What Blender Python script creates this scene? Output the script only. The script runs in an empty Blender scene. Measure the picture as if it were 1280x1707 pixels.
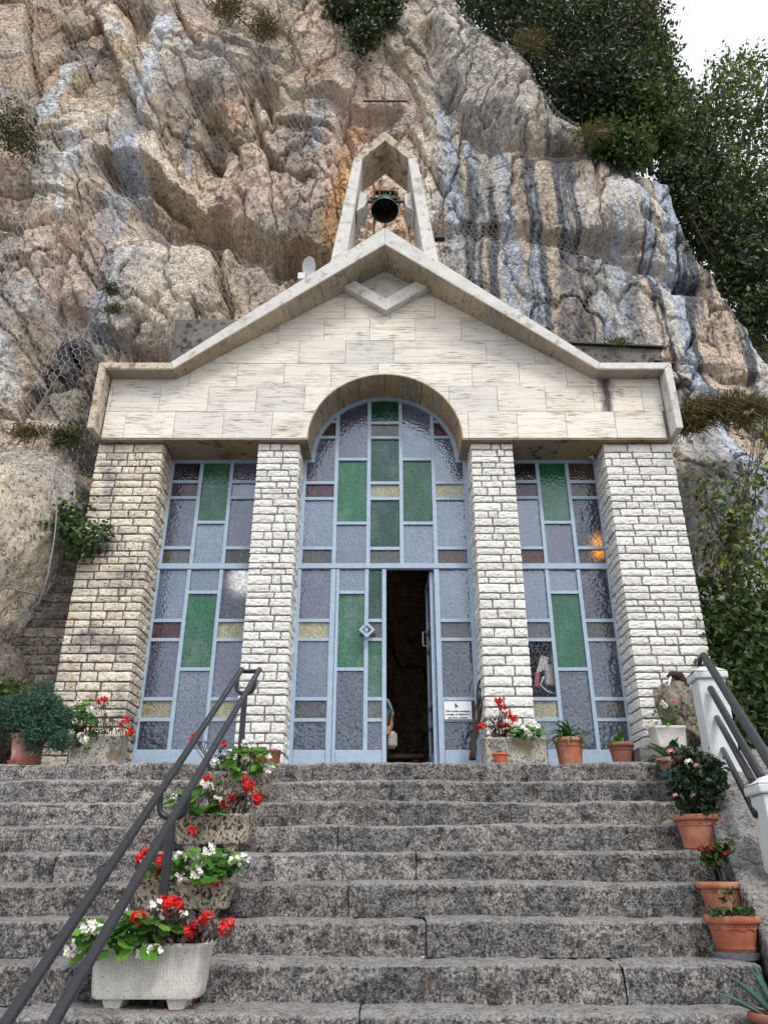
import bpy, math, random
import numpy as np
from mathutils import Vector, Matrix, Euler

R = math.radians
random.seed(7)
rng = np.random.default_rng(11)
scene = bpy.context.scene
COL = scene.collection

# ------------------------------------------------------------------ camera, sky, sun, exposure
FPX, PITCH = 1283.0, R(25.4)          # focal length in photo pixels, upward tilt
CP, SP = math.cos(PITCH), math.sin(PITCH)
cam_d = bpy.data.cameras.new('camera')
cam = bpy.data.objects.new('camera', cam_d)
COL.objects.link(cam)
cam_d.sensor_fit = 'VERTICAL'
cam_d.sensor_height = 36.0
cam_d.lens = FPX / 1707.0 * 36.0
cam_d.clip_start, cam_d.clip_end = 0.05, 3000
cam.location = (0, 0, 0)
cam.rotation_euler = (math.pi / 2 + PITCH, 0, 0)
scene.camera = cam

SUN_EL, SUN_AZ = R(52), R(158)        # azimuth measured clockwise from +Y (into the picture): behind the camera, right
world = bpy.data.worlds.new('World')
scene.world = world
world.use_nodes = True
wt = world.node_tree
wt.nodes.clear()
sky = wt.nodes.new('ShaderNodeTexSky')
sky.sky_type = 'NISHITA'
sky.sun_disc = False
sky.sun_elevation = SUN_EL
sky.sun_rotation = SUN_AZ
sky.air_density, sky.dust_density, sky.ozone_density = 1.0, 6.0, 1.0
hs = wt.nodes.new('ShaderNodeHueSaturation')
hs.inputs['Saturation'].default_value = 0.22
mixw = wt.nodes.new('ShaderNodeMixRGB')       # cloud sheet over the blue: an even pale grey
mixw.inputs['Fac'].default_value = 0.72
tcw = wt.nodes.new('ShaderNodeTexCoord')
nzw = wt.nodes.new('ShaderNodeTexNoise')
nzw.inputs['Scale'].default_value, nzw.inputs['Detail'].default_value, nzw.inputs['Roughness'].default_value = 2.6, 6, .55
rpw = wt.nodes.new('ShaderNodeValToRGB')
rpw.color_ramp.elements[0].position, rpw.color_ramp.elements[1].position = .36, .64
rpw.color_ramp.elements[0].color = (10.0, 10.6, 11.6, 1)
rpw.color_ramp.elements[1].color = (16.0, 16.0, 16.2, 1)
wt.links.new(tcw.outputs['Generated'], nzw.inputs['Vector'])
wt.links.new(nzw.outputs['Fac'], rpw.inputs['Fac'])
wt.links.new(rpw.outputs[0], mixw.inputs['Color2'])
bg = wt.nodes.new('ShaderNodeBackground')
bg.inputs['Strength'].default_value = 0.10
wo = wt.nodes.new('ShaderNodeOutputWorld')
wt.links.new(sky.outputs[0], hs.inputs['Color'])
wt.links.new(hs.outputs[0], mixw.inputs['Color1'])
wt.links.new(mixw.outputs[0], bg.inputs['Color'])
wt.links.new(bg.outputs[0], wo.inputs['Surface'])

sun_d = bpy.data.lights.new('sun', 'SUN')
sun_d.energy = 1.6
sun_d.angle = R(14)
sun_d.color = (1.0, 0.95, 0.88)
sun = bpy.data.objects.new('sun', sun_d)
COL.objects.link(sun)
sd = Vector((math.sin(SUN_AZ) * math.cos(SUN_EL), math.cos(SUN_AZ) * math.cos(SUN_EL), math.sin(SUN_EL)))
sun.rotation_euler = sd.to_track_quat('Z', 'Y').to_euler()

vs = scene.view_settings
vs.view_transform = 'Standard'
vs.look = 'None'
vs.gamma = 1
vs.use_curve_mapping = False
vs.exposure = 0.32

# ------------------------------------------------------------------ photo pixel -> place at a known distance
def T(py):
    v = (853.5 - py) / FPX
    return (SP + v * CP) / (CP - v * SP)
def P(px, py, Y):
    t = T(py)
    return ((px - 640) / FPX * (CP + SP * t) * Y, Y, t * Y)
def PX(px, py, Y): return P(px, py, Y)[0]
def PZ(py, Y): return T(py) * Y

LAND = 0.85                            # landing height; the eye is at 0
YG, YP, YW = 7.32, 7.40, 7.80          # gable face, pillar face, glazing
YR = 7.13                              # front of the projecting roof rim
CX = 0.012                             # centre line of the chapel

# ------------------------------------------------------------------ numpy noise
def _h(ix, iy, iz, seed):
    with np.errstate(over='ignore'):
        h = (ix.astype(np.int64) * 374761393 + iy.astype(np.int64) * 668265263 + iz.astype(np.int64) * 2147483647 + seed * 1274126177) & 0xffffffff
        h = ((h ^ (h >> 13)) * 1274126177) & 0xffffffff
        h = ((h ^ (h >> 16)) * 2246822519) & 0xffffffff
        h = h ^ (h >> 15)
    return (h & 0xffffff).astype(np.float64) / 0xffffff
def vn2(x, y, seed=0):
    ix, iy = np.floor(x), np.floor(y)
    fx, fy = x - ix, y - iy
    fx = fx * fx * fx * (fx * (fx * 6 - 15) + 10); fy = fy * fy * fy * (fy * (fy * 6 - 15) + 10)
    z = np.zeros_like(ix)
    a = _h(ix, iy, z, seed); b = _h(ix + 1, iy, z, seed); c = _h(ix, iy + 1, z, seed); d = _h(ix + 1, iy + 1, z, seed)
    return (a + (b - a) * fx) * (1 - fy) + (c + (d - c) * fx) * fy * 1.0
def fbm2(x, y, o=4, seed=0, gain=0.5):
    s, a, n = 0, 1, 0
    for k in range(o):
        s = s + a * (vn2(x + 17.3 * k, y - 9.1 * k, seed + k) * 2 - 1); n += a
        x = x * 2.03; y = y * 2.03; a *= gain
    return s / n
def ridge2(x, y, o=4, seed=0):
    s, a, n = 0, 1, 0
    for k in range(o):
        s = s + a * (1 - np.abs(vn2(x + 7.7 * k, y + 3.1 * k, seed + k) * 2 - 1) * 2); n += a
        x = x * 2.07; y = y * 2.07; a *= 0.5
    return s / n
def vn3(x, y, z, seed=0):
    ix, iy, iz = np.floor(x), np.floor(y), np.floor(z)
    fx, fy, fz = x - ix, y - iy, z - iz
    fx = fx * fx * (3 - 2 * fx); fy = fy * fy * (3 - 2 * fy); fz = fz * fz * (3 - 2 * fz)
    r = 0
    for dx in (0, 1):
        for dy in (0, 1):
            for dz in (0, 1):
                r = r + _h(ix + dx, iy + dy, iz + dz, seed) * (fx if dx else 1 - fx) * (fy if dy else 1 - fy) * (fz if dz else 1 - fz)
    return r
def fbm3(x, y, z, o=4, seed=0):
    s, a, n = 0, 1, 0
    for k in range(o):
        s = s + a * (vn3(x + 5.3 * k, y, z, seed + k) * 2 - 1); n += a
        x = x * 2.03; y = y * 2.03; z = z * 2.03; a *= 0.5
    return s / n
def facet2(x, y, seed=0):
    """broken rock faces: each cell a tilted plane; returns height, distance to the nearest edge"""
    ix, iy = np.floor(x), np.floor(y)
    d1 = np.full(x.shape, 9.0); d2 = np.full(x.shape, 9.0); ht = np.zeros(x.shape); z = np.zeros_like(ix)
    for ox in (-1, 0, 1):
        for oy in (-1, 0, 1):
            cx, cy = ix + ox, iy + oy
            px = cx + _h(cx, cy, z, seed); py = cy + _h(cx, cy, z + 1, seed)
            ddx, ddy = x - px, y - py
            d = (np.abs(ddx) ** 3 + np.abs(ddy) ** 3) ** .66667
            h = (_h(cx, cy, z + 2, seed) - .5) * 1.0 + ddx * (_h(cx, cy, z + 3, seed) - .5) * 1.6 + ddy * (_h(cx, cy, z + 4, seed) - .5) * 1.6
            near = d < d1
            d2 = np.where(near, d1, np.minimum(d2, d))
            ht = np.where(near, h, ht)
            d1 = np.where(near, d, d1)
    return ht, np.sqrt(d2) - np.sqrt(d1)
def sstep(a, b, x):
    t = np.clip((x - a) / (b - a), 0, 1)
    return t * t * (3 - 2 * t)
def polydist(x, y, pts):
    """distance to a polyline and signed height above it"""
    best = np.full(x.shape, 1e9); sg = np.zeros(x.shape)
    for (ax, ay), (bx, by) in zip(pts[:-1], pts[1:]):
        dx, dy = bx - ax, by - ay
        t = np.clip(((x - ax) * dx + (y - ay) * dy) / (dx * dx + dy * dy), 0, 1)
        d = np.hypot(x - ax - t * dx, y - ay - t * dy)
        near = d < best
        best = np.where(near, d, best)
        sg = np.where(near, y - (ay + t * dy), sg)
    return best, sg

# ------------------------------------------------------------------ mesh helpers
def wloc(o):
    v = Vector((0, 0, 0))
    while o is not None:
        v += o.location; o = o.parent
    return v
def link(o, parent=None):
    COL.objects.link(o)
    if parent is not None: o.parent = parent
    return o
def tag(o, label=None, cat=None, group=None, kind=None):
    if label: o['label'] = label
    if cat: o['category'] = cat
    if group: o['group'] = group
    if kind: o['kind'] = kind
    return o
def thing(name, label, cat, loc=(0, 0, 0), group=None, rz=0):
    o = bpy.data.objects.new(name, None)
    o.empty_display_size = 0.1
    o.location = loc; o.rotation_euler.z = rz
    link(o)
    return tag(o, label, cat, group)
def setmat(me, m):
    if m is None: return
    for k in (m if isinstance(m, (list, tuple)) else [m]): me.materials.append(k)
def np_mesh(name, verts, quads, m=None, parent=None, smooth=False, color=None, tris=False):
    verts = np.asarray(verts, dtype=np.float32); quads = np.asarray(quads, dtype=np.int32)
    if parent is not None: verts = verts - np.array(wloc(parent), dtype=np.float32)
    k = quads.shape[1]
    me = bpy.data.meshes.new(name)
    me.vertices.add(len(verts)); me.vertices.foreach_set('co', verts.ravel())
    me.loops.add(quads.size); me.loops.foreach_set('vertex_index', quads.ravel())
    me.polygons.add(len(quads))
    me.polygons.foreach_set('loop_start', np.arange(0, quads.size, k, dtype=np.int32))
    me.polygons.foreach_set('loop_total', np.full(len(quads), k, dtype=np.int32))
    me.polygons.foreach_set('use_smooth', np.full(len(quads), bool(smooth)))
    me.update(calc_edges=True)
    if color is not None:
        a = me.color_attributes.new('tint', 'FLOAT_COLOR', 'POINT')
        a.data.foreach_set('color', np.asarray(color, dtype=np.float32).ravel())
    me.validate()
    setmat(me, m)
    o = bpy.data.objects.new(name, me)
    return link(o, parent)
def grid_quads(nu, nv):
    i = np.arange(nu - 1)[:, None] * nv + np.arange(nv - 1)[None, :]
    i = i.ravel()
    return np.stack([i, i + nv, i + nv + 1, i + 1], 1)

class MB:
    def __init__(s): s.v, s.f, s.mi = [], [], []; s.m = 0
    def add(s, v, f):
        b = len(s.v); s.v += [tuple(p) for p in v]
        s.f += [tuple(b + i for i in q) for q in f]; s.mi += [s.m] * len(f)
        return s
    def box(s, x0, x1, y0, y1, z0, z1, c=0.0):
        if c <= 0:
            v = [(x, y, z) for z in (z0, z1) for y in (y0, y1) for x in (x0, x1)]
            return s.add(v, [(0, 2, 3, 1), (4, 5, 7, 6), (0, 1, 5, 4), (2, 6, 7, 3), (0, 4, 6, 2), (1, 3, 7, 5)])
        # chamfered box: 24 corner points
        v, idx = [], {}
        for kx, (xa, xs) in enumerate(((x0, 1), (x1, -1))):
            for ky, (ya, ys) in enumerate(((y0, 1), (y1, -1))):
                for kz, (za, zs) in enumerate(((z0, 1), (z1, -1))):
                    for ax in range(3):
                        idx[kx, ky, kz, ax] = len(v)
                        v.append((xa + (c * xs if ax != 0 else 0), ya + (c * ys if ax != 1 else 0), za + (c * zs if ax != 2 else 0)))
        I = idx; f = []
        for k in (0, 1):
            f.append([I[k, a, b, 0] for a, b in ((0, 0), (0, 1), (1, 1), (1, 0))])
            f.append([I[a, k, b, 1] for a, b in ((0, 0), (1, 0), (1, 1), (0, 1))])
            f.append([I[a, b, k, 2] for a, b in ((0, 0), (0, 1), (1, 1), (1, 0))])
        for a in (0, 1):
            for b in (0, 1):
                f.append([I[0, a, b, 1], I[1, a, b, 1], I[1, a, b, 2], I[0, a, b, 2]])
                f.append([I[a, 0, b, 0], I[a, 1, b, 0], I[a, 1, b, 2], I[a, 0, b, 2]])
                f.append([I[a, b, 0, 0], I[a, b, 1, 0], I[a, b, 1, 1], I[a, b, 0, 1]])
                for d in (0, 1): f.append([I[a, b, d, 0], I[a, b, d, 1], I[a, b, d, 2]])
        return s.add(v, f)
    def prism(s, poly, y0, y1):
        """polygon in x,z pulled along y"""
        n = len(poly)
        v = [(x, y0, z) for x, z in poly] + [(x, y1, z) for x, z in poly]
        f = [tuple(range(n)), tuple(range(2 * n - 1, n - 1, -1))]
        f += [(i, n + i, n + (i + 1) % n, (i + 1) % n) for i in range(n)]
        return s.add(v, f)
    def tube(s, pts, r, n=10, cap=True, closed=False):
        pts = [Vector(p) for p in pts]; m = len(pts)
        rr = r if isinstance(r, (list, tuple)) else [r] * m
        ref = None; v = []; f = []
        for i, p in enumerate(pts):
            if closed: d = pts[(i + 1) % m] - pts[i - 1]
            else: d = pts[min(i + 1, m - 1)] - pts[max(i - 1, 0)]
            d.normalize()
            if ref is None: ref = Vector((0, 0, 1)) if abs(d.z) < .9 else Vector((1, 0, 0))
            a = d.cross(ref)
            if a.length < 1e-4: a = d.cross(Vector((1, 0, 0)))
            a.normalize(); b = a.cross(d); ref = b
            for k in range(n):
                t = 2 * math.pi * k / n
                v.append(p + (a * math.cos(t) + b * math.sin(t)) * rr[i])
        for i in range(m if closed else m - 1):
            for k in range(n):
                f.append((i * n + k, i * n + (k + 1) % n, ((i + 1) % m) * n + (k + 1) % n, ((i + 1) % m) * n + k))
        if cap and not closed: f += [tuple(range(n - 1, -1, -1)), tuple((m - 1) * n + k for k in range(n))]
        return s.add(v, f)
    def lathe(s, prof, c=(0, 0, 0), n=32, sx=1, sy=1, wob=0):
        v, f = [], []
        m = len(prof)
        for k in range(n):
            t = 2 * math.pi * k / n
            for r, z in prof: v.append((c[0] + sx * r * math.cos(t), c[1] + sy * r * math.sin(t), c[2] + z))
        for k in range(n):
            a, b = k * m, ((k + 1) % n) * m
            for i in range(m - 1): f.append((a + i, b + i, b + i + 1, a + i + 1))
        return s.add(v, f)
    def build(s, name, m, parent=None, smooth=False, auto=None):
        off = wloc(parent) if parent is not None else Vector((0, 0, 0))
        me = bpy.data.meshes.new(name)
        me.from_pydata([tuple(Vector(p) - off) for p in s.v], [], s.f)
        me.update()
        import bmesh
        bm = bmesh.new(); bm.from_mesh(me); bmesh.ops.recalc_face_normals(bm, faces=bm.faces); bm.to_mesh(me); bm.free()
        setmat(me, m)
        if isinstance(m, (list, tuple)) : me.polygons.foreach_set('material_index', s.mi)
        if smooth or auto:
            me.polygons.foreach_set('use_smooth', [True] * len(me.polygons))
            if auto: me.set_sharp_from_angle(angle=R(auto))
        o = bpy.data.objects.new(name, me)
        return link(o, parent)
def copy_of(proto, parent, loc, rot=(0, 0, 0), scale=1.0, m=None):
    o = proto.copy(); COL.objects.link(o); o.parent = parent
    o.location = Vector(loc) - wloc(parent) if parent is not None else Vector(loc)
    o.rotation_euler = rot
    o.scale = (scale,) * 3 if not isinstance(scale, (tuple, list)) else scale
    return o

# ------------------------------------------------------------------ materials
class NT:
    def __init__(s, name):
        s.m = bpy.data.materials.new(name); s.m.use_nodes = True
        s.t = s.m.node_tree; s.t.nodes.clear()
        s.out = s.t.nodes.new('ShaderNodeOutputMaterial')
    def n(s, typ, ins=None, **pr):
        nd = s.t.nodes.new('ShaderNode' + typ)
        for k, v in pr.items(): setattr(nd, k, v)
        for k, v in (ins or {}).items():
            if isinstance(v, bpy.types.NodeSocket): s.t.links.new(v, nd.inputs[k])
            elif isinstance(v, bpy.types.Node): s.t.links.new(v.outputs[0], nd.inputs[k])
            else:
                sk = nd.inputs[k]
                if sk.type == 'RGBA' and len(v) == 3: v = (*v, 1)
                sk.default_value = v
        return nd
    def pos(s, scale=(1, 1, 1), obj=False):
        src = s.n('TexCoord').outputs['Object'] if obj else s.n('NewGeometry').outputs['Position']
        return s.n('VectorMath', {0: src, 1: scale}, operation='MULTIPLY')
    def noise(s, vec, scale, detail=6, rough=.6, dist=0.0):
        return s.n('TexNoise', {'Vector': vec, 'Scale': scale, 'Detail': detail, 'Roughness': rough, 'Distortion': dist})
    def ramp(s, fac, stops, interp='LINEAR'):
        r = s.n('ValToRGB', {'Fac': fac}); e = r.color_ramp.elements; r.color_ramp.interpolation = interp
        while len(e) < len(stops): e.new(0.5)
        for k, (p, c) in enumerate(stops):
            e[k].position = p; e[k].color = (*c, 1) if hasattr(c, '__len__') else (c, c, c, 1)
        return r
    def mix(s, fac, a, b, mode='MIX'):
        return s.n('MixRGB', {'Fac': fac, 'Color1': a, 'Color2': b}, blend_type=mode)
    def math(s, op, a, b=0.0):
        return s.n('Math', {0: a, 1: b}, operation=op)
    def bump(s, h, strength=.5, dist=.01, normal=None):
        i = {'Height': h, 'Strength': strength, 'Distance': dist}
        if normal is not None: i['Normal'] = normal
        return s.n('Bump', i)
    def bsdf(s, color, rough=.8, normal=None, spec=.3, metal=0.0, **kw):
        i = {'Base Color': color, 'Roughness': rough, 'Specular IOR Level': spec, 'Metallic': metal}
        if normal is not None: i['Normal'] = normal
        i.update(kw)
        return s.n('BsdfPrincipled', i)
    def done(s, sh):
        s.t.links.new(sh.outputs[0], s.out.inputs['Surface']); return s.m

def stone(name, stops, scale=6, speck=None, bump=.6, bdist=.012, rough=.9, rand=.12, stretch=(1, 1, 1), fine=90, patch=None, spec=.25):
    """mottled mineral surface: stops = noise ramp, speck = (colour, scale, threshold), patch = (colour, scale, lo, hi)"""
    k = NT(name)
    p = k.pos(stretch)
    n1 = k.noise(p, scale, 9, .68)
    col = k.ramp(n1.outputs['Fac'], stops)
    if patch:
        for (pc, ps, lo, hi) in patch:
            col = k.mix(k.ramp(k.noise(p, ps, 5, .6).outputs['Fac'], [(lo, 0), (hi, 1)]), col, pc)
    if speck:
        for (sc, ss, lo, hi) in speck:
            col = k.mix(k.ramp(k.noise(p, ss, 3, .6).outputs['Fac'], [(lo, 1), (hi, 0)]), col, sc)
    if rand:
        oi = k.n('ObjectInfo')
        hv = k.n('HueSaturation', {'Color': col, 'Value': k.math('ADD', k.math('MULTIPLY', oi.outputs['Random'], 2 * rand), 1 - rand)})
        col = hv
    nf = k.noise(p, fine, 6, .7)
    h = k.math('ADD', n1.outputs['Fac'], k.math('MULTIPLY', nf.outputs['Fac'], .5))
    return k.done(k.bsdf(col, rough, k.bump(h, bump, bdist), spec))

def trav(name, base, vein, stretch=(1.6, 1.6, 34), amt=1.0, dirt=None, drip=None):
    k = NT(name)
    oi = k.n('ObjectInfo')
    sh = k.n('VectorMath', {0: k.n('NewGeometry').outputs['Position'], 1: k.n('CombineXYZ', {0: k.math('MULTIPLY', oi.outputs['Random'], 37.0), 2: k.math('MULTIPLY', oi.outputs['Random'], 11.0)})}, operation='ADD')
    p = k.n('VectorMath', {0: sh, 1: stretch}, operation='MULTIPLY')
    n1 = k.noise(p, 1.3, 7, .62, .4)
    p2 = k.n('VectorMath', {0: sh, 1: tuple(a * 3.2 if a < 8 else a * 1.6 for a in stretch)}, operation='MULTIPLY')
    n2 = k.noise(p2, 1.6, 4, .6)
    n3 = k.noise(k.pos(), 1.1, 4, .6)
    col = k.ramp(n1.outputs['Fac'], [(.28, tuple(c * .80 for c in base)), (.46, base), (.7, tuple(min(.86, c * 1.12) for c in base))])
    dens = k.math('MULTIPLY', k.math('SUBTRACT', k.noise(k.n('VectorMath', {0: sh, 1: (2.2, 2.2, 4.0)}, operation='MULTIPLY'), 1.0, 3, .6).outputs['Fac'], .44), .42)
    pit = k.ramp(k.math('ADD', n2.outputs['Fac'], dens), [(.36, 1), (.43, 0)])
    vfac = k.math('MULTIPLY', k.ramp(n1.outputs['Fac'], [(.33, 1), (.42, 0)]).outputs[0], .55 * amt)
    col = k.mix(vfac, col, vein)
    col = k.mix(k.math('MULTIPLY', pit.outputs[0], .85 * amt), col, tuple(c * .55 for c in vein))
    if dirt: col = k.mix(k.math('MULTIPLY', k.ramp(n3.outputs['Fac'], [(.42, 0), (.66, 1)]).outputs[0], dirt[1]), col, dirt[0])
    if drip:      # black water stain below the corner of the rim
        xx = k.n('SeparateXYZ', {0: k.n('NewGeometry').outputs['Position']})
        dd = k.math('ABSOLUTE', k.math('SUBTRACT', xx.outputs[0], drip[0]))
        dn = k.math('ADD', dd, k.math('MULTIPLY', k.noise(k.pos((14, 14, 5)), 1.0, 5, .65).outputs['Fac'], .16))
        col = k.mix(k.ramp(dn, [(drip[1], .95), (drip[1] + .07, 0)]), col, (.05, .05, .052))
    hv = k.n('HueSaturation', {'Color': col, 'Value': k.math('ADD', k.math('MULTIPLY', oi.outputs['Random'], .26), .86),
                               'Saturation': k.math('ADD', k.math('MULTIPLY', oi.outputs['Random'], .5), .65)})
    h = k.math('SUBTRACT', k.math('MULTIPLY', n1.outputs['Fac'], .4), pit.outputs[0])
    return k.done(k.bsdf(hv, .75, k.bump(h, .7, .004), .3))

def plain(name, col, rough=.6, spec=.4, metal=0.0, var=.15, scale=25, bump=.15, bdist=.003, dirt=None):
    k = NT(name)
    p = k.pos()
    n1 = k.noise(p, scale, 6, .65)
    c = k.ramp(n1.outputs['Fac'], [(.3, tuple(x * (1 - var) for x in col)), (.7, tuple(x * (1 + var) for x in col))])
    if dirt: c = k.mix(k.ramp(k.noise(p, dirt[1], 6, .7).outputs['Fac'], [(dirt[2], 0), (dirt[3], 1)]), c, dirt[0])
    return k.done(k.bsdf(c, rough, k.bump(n1.outputs['Fac'], bump, bdist), spec, metal))

def glass(name, col, trans, tf, rough=.10, wave=46, bstr=.75, ior=2.35, scatter=0.0):
    k = NT(name)
    p = k.pos()
    v = k.n('TexVoronoi', {'Vector': p, 'Scale': wave}, feature='SMOOTH_F1')
    n = k.noise(p, wave * .5, 3, .5)
    big = k.noise(p, 2.2, 3, .5)
    streak = k.noise(k.pos((9, 9, 1.2)), 1.0, 4, .6)
    h = k.math('ADD', v.outputs['Distance'], k.math('MULTIPLY', n.outputs['Fac'], .8))
    bp = k.bump(h, bstr, .0036, k.bump(big.outputs['Fac'], .25, .02))
    oi = k.n('ObjectInfo')
    c = k.mix(k.ramp(streak.outputs['Fac'], [(.4, 0), (.75, .55)]), col, tuple(x * .55 for x in col))
    dust = k.noise(k.pos((2.5, 2.5, 1.6)), 1.6, 7, .68)
    c = k.mix(k.ramp(dust.outputs['Fac'], [(.48, 0), (.74, .30)]), c, (.34, .36, .40))
    grain = k.noise(p, wave * 1.7, 3, .7)
    c = k.mix(1.0, c, k.ramp(grain.outputs['Fac'], [(.36, .30), (.48, .95), (.62, 1.25)]), 'MULTIPLY')  # bright and dark glints of the hammered relief painted into the colour
    c = k.n('HueSaturation', {'Color': c, 'Value': k.math('ADD', k.math('MULTIPLY', oi.outputs['Random'], .5), .75)})
    a = k.bsdf(c, rough, bp, .5, 0.0, **{'IOR': ior, 'Specular Tint': (.74, .85, 1.0, 1)})
    if scatter: b = k.n('BsdfRefraction', {'Color': trans, 'Roughness': scatter, 'IOR': 1.25, 'Normal': bp})
    else: b = k.n('BsdfTransparent', {'Color': trans})
    return k.done(k.n('MixShader', {0: k.math('MULTIPLY', k.ramp(grain.outputs['Fac'], [(.35, 1.5), (.65, .6)]).outputs[0], tf), 1: a, 2: b}))

def leafmat(name, c1, c2, c3, rough=.45, trans=.25, attr=True, spec=.4):
    k = NT(name)
    if attr:
        f = k.n('SeparateColor', {0: k.n('VertexColor', layer_name='tint').outputs['Color']}).outputs[0]
    else:
        f = k.n('ObjectInfo').outputs['Random']
    col = k.ramp(f, [(0.0, c1), (.6, c2), (1.0, c3)])
    if not attr:
        n = k.noise(k.pos(), 60, 4, .6)
        col = k.mix(k.ramp(n.outputs['Fac'], [(.35, .35), (.65, 0)]), col, c1)
    a = k.bsdf(col, rough, None, spec)
    b = k.n('BsdfTranslucent', {'Color': col})
    return k.done(k.n('MixShader', {0: trans, 1: a, 2: b}))

def stepmat(name, val=1.0, scale=1.0):
    '''limestone with black and white lichen crust: fine, sharp mottling over slow changes of tone'''
    k = NT(name); p = k.pos(); s = scale
    oi = k.n('ObjectInfo')
    big = k.noise(p, 2.6, 5, .6); med = k.noise(p, 17 * s, 6, .72, .4); fin = k.noise(p, 72 * s, 6, .78, .6)
    tone = k.ramp(big.outputs['Fac'], [(.30, (.13, .127, .13)), (.48, (.205, .198, .198)), (.62, (.29, .268, .245)), (.75, (.24, .235, .235))])
    m = k.math('ADD', k.math('MULTIPLY', fin.outputs['Fac'], .72), k.math('MULTIPLY', med.outputs['Fac'], .32))
    c = k.mix(1.0, tone, k.ramp(m, [(.42, .10), (.485, .50), (.53, 1.15), (.58, 2.3), (.66, 3.0)]), 'MULTIPLY')
    pale = k.ramp(k.noise(p, 6.5, 7, .72).outputs['Fac'], [(.60, 0), (.68, .55)])
    c = k.mix(pale.outputs[0], c, (.46, .44, .41))
    dark = k.ramp(k.noise(p, 8.5, 6, .7, .5).outputs['Fac'], [(.34, .8), (.42, 0)])
    c = k.mix(dark.outputs[0], c, (.035, .032, .030))
    up = k.n('SeparateXYZ', {0: k.n('NewGeometry').outputs['Normal']}).outputs[2]      # upward faces, treads and nosings, mixed paler
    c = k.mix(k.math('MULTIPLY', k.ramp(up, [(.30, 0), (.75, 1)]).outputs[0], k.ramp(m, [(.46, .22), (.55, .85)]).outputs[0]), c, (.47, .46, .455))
    rust = k.ramp(k.noise(p, 3.4, 5, .65).outputs['Fac'], [(.62, 0), (.72, .6)])
    c = k.mix(rust.outputs[0], c, (.17, .115, .075))
    hv = k.n('HueSaturation', {'Color': c, 'Value': k.math('MULTIPLY', k.math('ADD', k.math('MULTIPLY', oi.outputs['Random'], .36), .82), val)})
    h = k.math('ADD', k.math('ADD', fin.outputs['Fac'], k.math('MULTIPLY', med.outputs['Fac'], .8)), k.math('MULTIPLY', dark.outputs[0], -.25))
    return k.done(k.bsdf(hv, .93, k.bump(h, 1.0, .022 / s), .2))
def clay(name, base, bloom, dirt):
    '''fired clay with lime bloom in patches, rain runs down the wall and green-black grime near the foot joints'''
    k = NT(name); p = k.pos()
    n = k.noise(p, 11, 6, .65)
    c = k.ramp(n.outputs['Fac'], [(.3, tuple(x * .78 for x in base)), (.7, tuple(x * 1.18 for x in base))])
    c = k.mix(k.ramp(k.noise(p, 6.5, 7, .7).outputs['Fac'], [(.50, 0), (.70, .75)]), c, bloom)
    c = k.mix(k.ramp(k.noise(k.pos((26, 26, 3.2)), 1.0, 6, .7).outputs['Fac'], [(.55, 0), (.72, .6)]), c, dirt)
    c = k.mix(k.ramp(k.noise(p, 60, 4, .7).outputs['Fac'], [(.30, .7), (.40, 0)]), c, dirt)
    return k.done(k.bsdf(c, .82, k.bump(k.noise(p, 45, 5, .7).outputs['Fac'], .35, .003), .25))
M = {}
M['brick_white'] = stone('white limewashed stone', [(.25, (.52, .50, .46)), (.5, (.74, .73, .70)), (.75, (.82, .82, .80))], 22, [((.24, .22, .19), 38, .30, .37)], .7, .010, .9, .12, fine=140, patch=[((.60, .52, .38), 3.5, .60, .80)])
M['brick_ochre'] = stone('cream split stone', [(.25, (.46, .40, .31)), (.5, (.66, .60, .50)), (.75, (.76, .72, .63))], 18, [((.16, .13, .10), 30, .33, .40)], .8, .012, .9, .16, fine=140, patch=[((.58, .36, .20), 4.5, .58, .76), ((.20, .19, .18), 2.2, .53, .68)])
M['brick_dark'] = stone('stained and shade-painted split stone', [(.30, (.045, .042, .038)), (.5, (.13, .11, .09)), (.75, (.30, .25, .19))], 7, [((.03, .03, .03), 25, .38, .48)], .8, .012, .95, .25, fine=140)  # dark stain and moss, plus the recess's shade painted into the colour
M['mortar'] = stone('grey mortar', [(.3, (.07, .068, .066)), (.7, (.17, .165, .16))], 30, None, .5, .006, .95, 0)
M['mortar_light'] = stone('pale mortar', [(.3, (.15, .15, .15)), (.7, (.28, .28, .275))], 30, None, .5, .006, .95, 0)
M['trav'] = trav('travertine', (.70, .665, .60), (.40, .31, .23), stretch=(1.1, 1.1, 56), amt=1.1)
M['trav_stained'] = trav('travertine with black drip', (.66, .61, .54), (.25, .19, .14), drip=(2.52, .10))
M['trav_brown'] = trav('brown travertine soffit', (.29, .215, .135), (.10, .06, .035))  # browner and darker than the front slabs
M['rim_under'] = trav('brown rim underside', (.44, .37, .28), (.14, .10, .07), dirt=((.20, .15, .10), .7))  # browner and darker than the rim's front faces
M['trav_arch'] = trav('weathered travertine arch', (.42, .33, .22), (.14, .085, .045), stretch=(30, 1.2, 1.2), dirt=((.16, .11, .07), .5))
M['rim'] = stone('pale cast stone', [(.2, (.46, .45, .42)), (.5, (.62, .61, .58)), (.8, (.70, .69, .67))], 7, [((.15, .15, .15), 75, .31, .37), ((.36, .35, .33), 9, .32, .44)], .4, .004, .85, .04, fine=120, patch=[((.36, .36, .35), 2.3, .60, .75)])
M['rim_brown'] = stone('weathered cast stone', [(.2, (.34, .27, .20)), (.5, (.55, .47, .37)), (.8, (.62, .57, .50))], 6, [((.10, .09, .08), 45, .35, .41), ((.22, .16, .11), 9, .36, .48)], .5, .006, .88, .04, fine=120)
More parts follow.
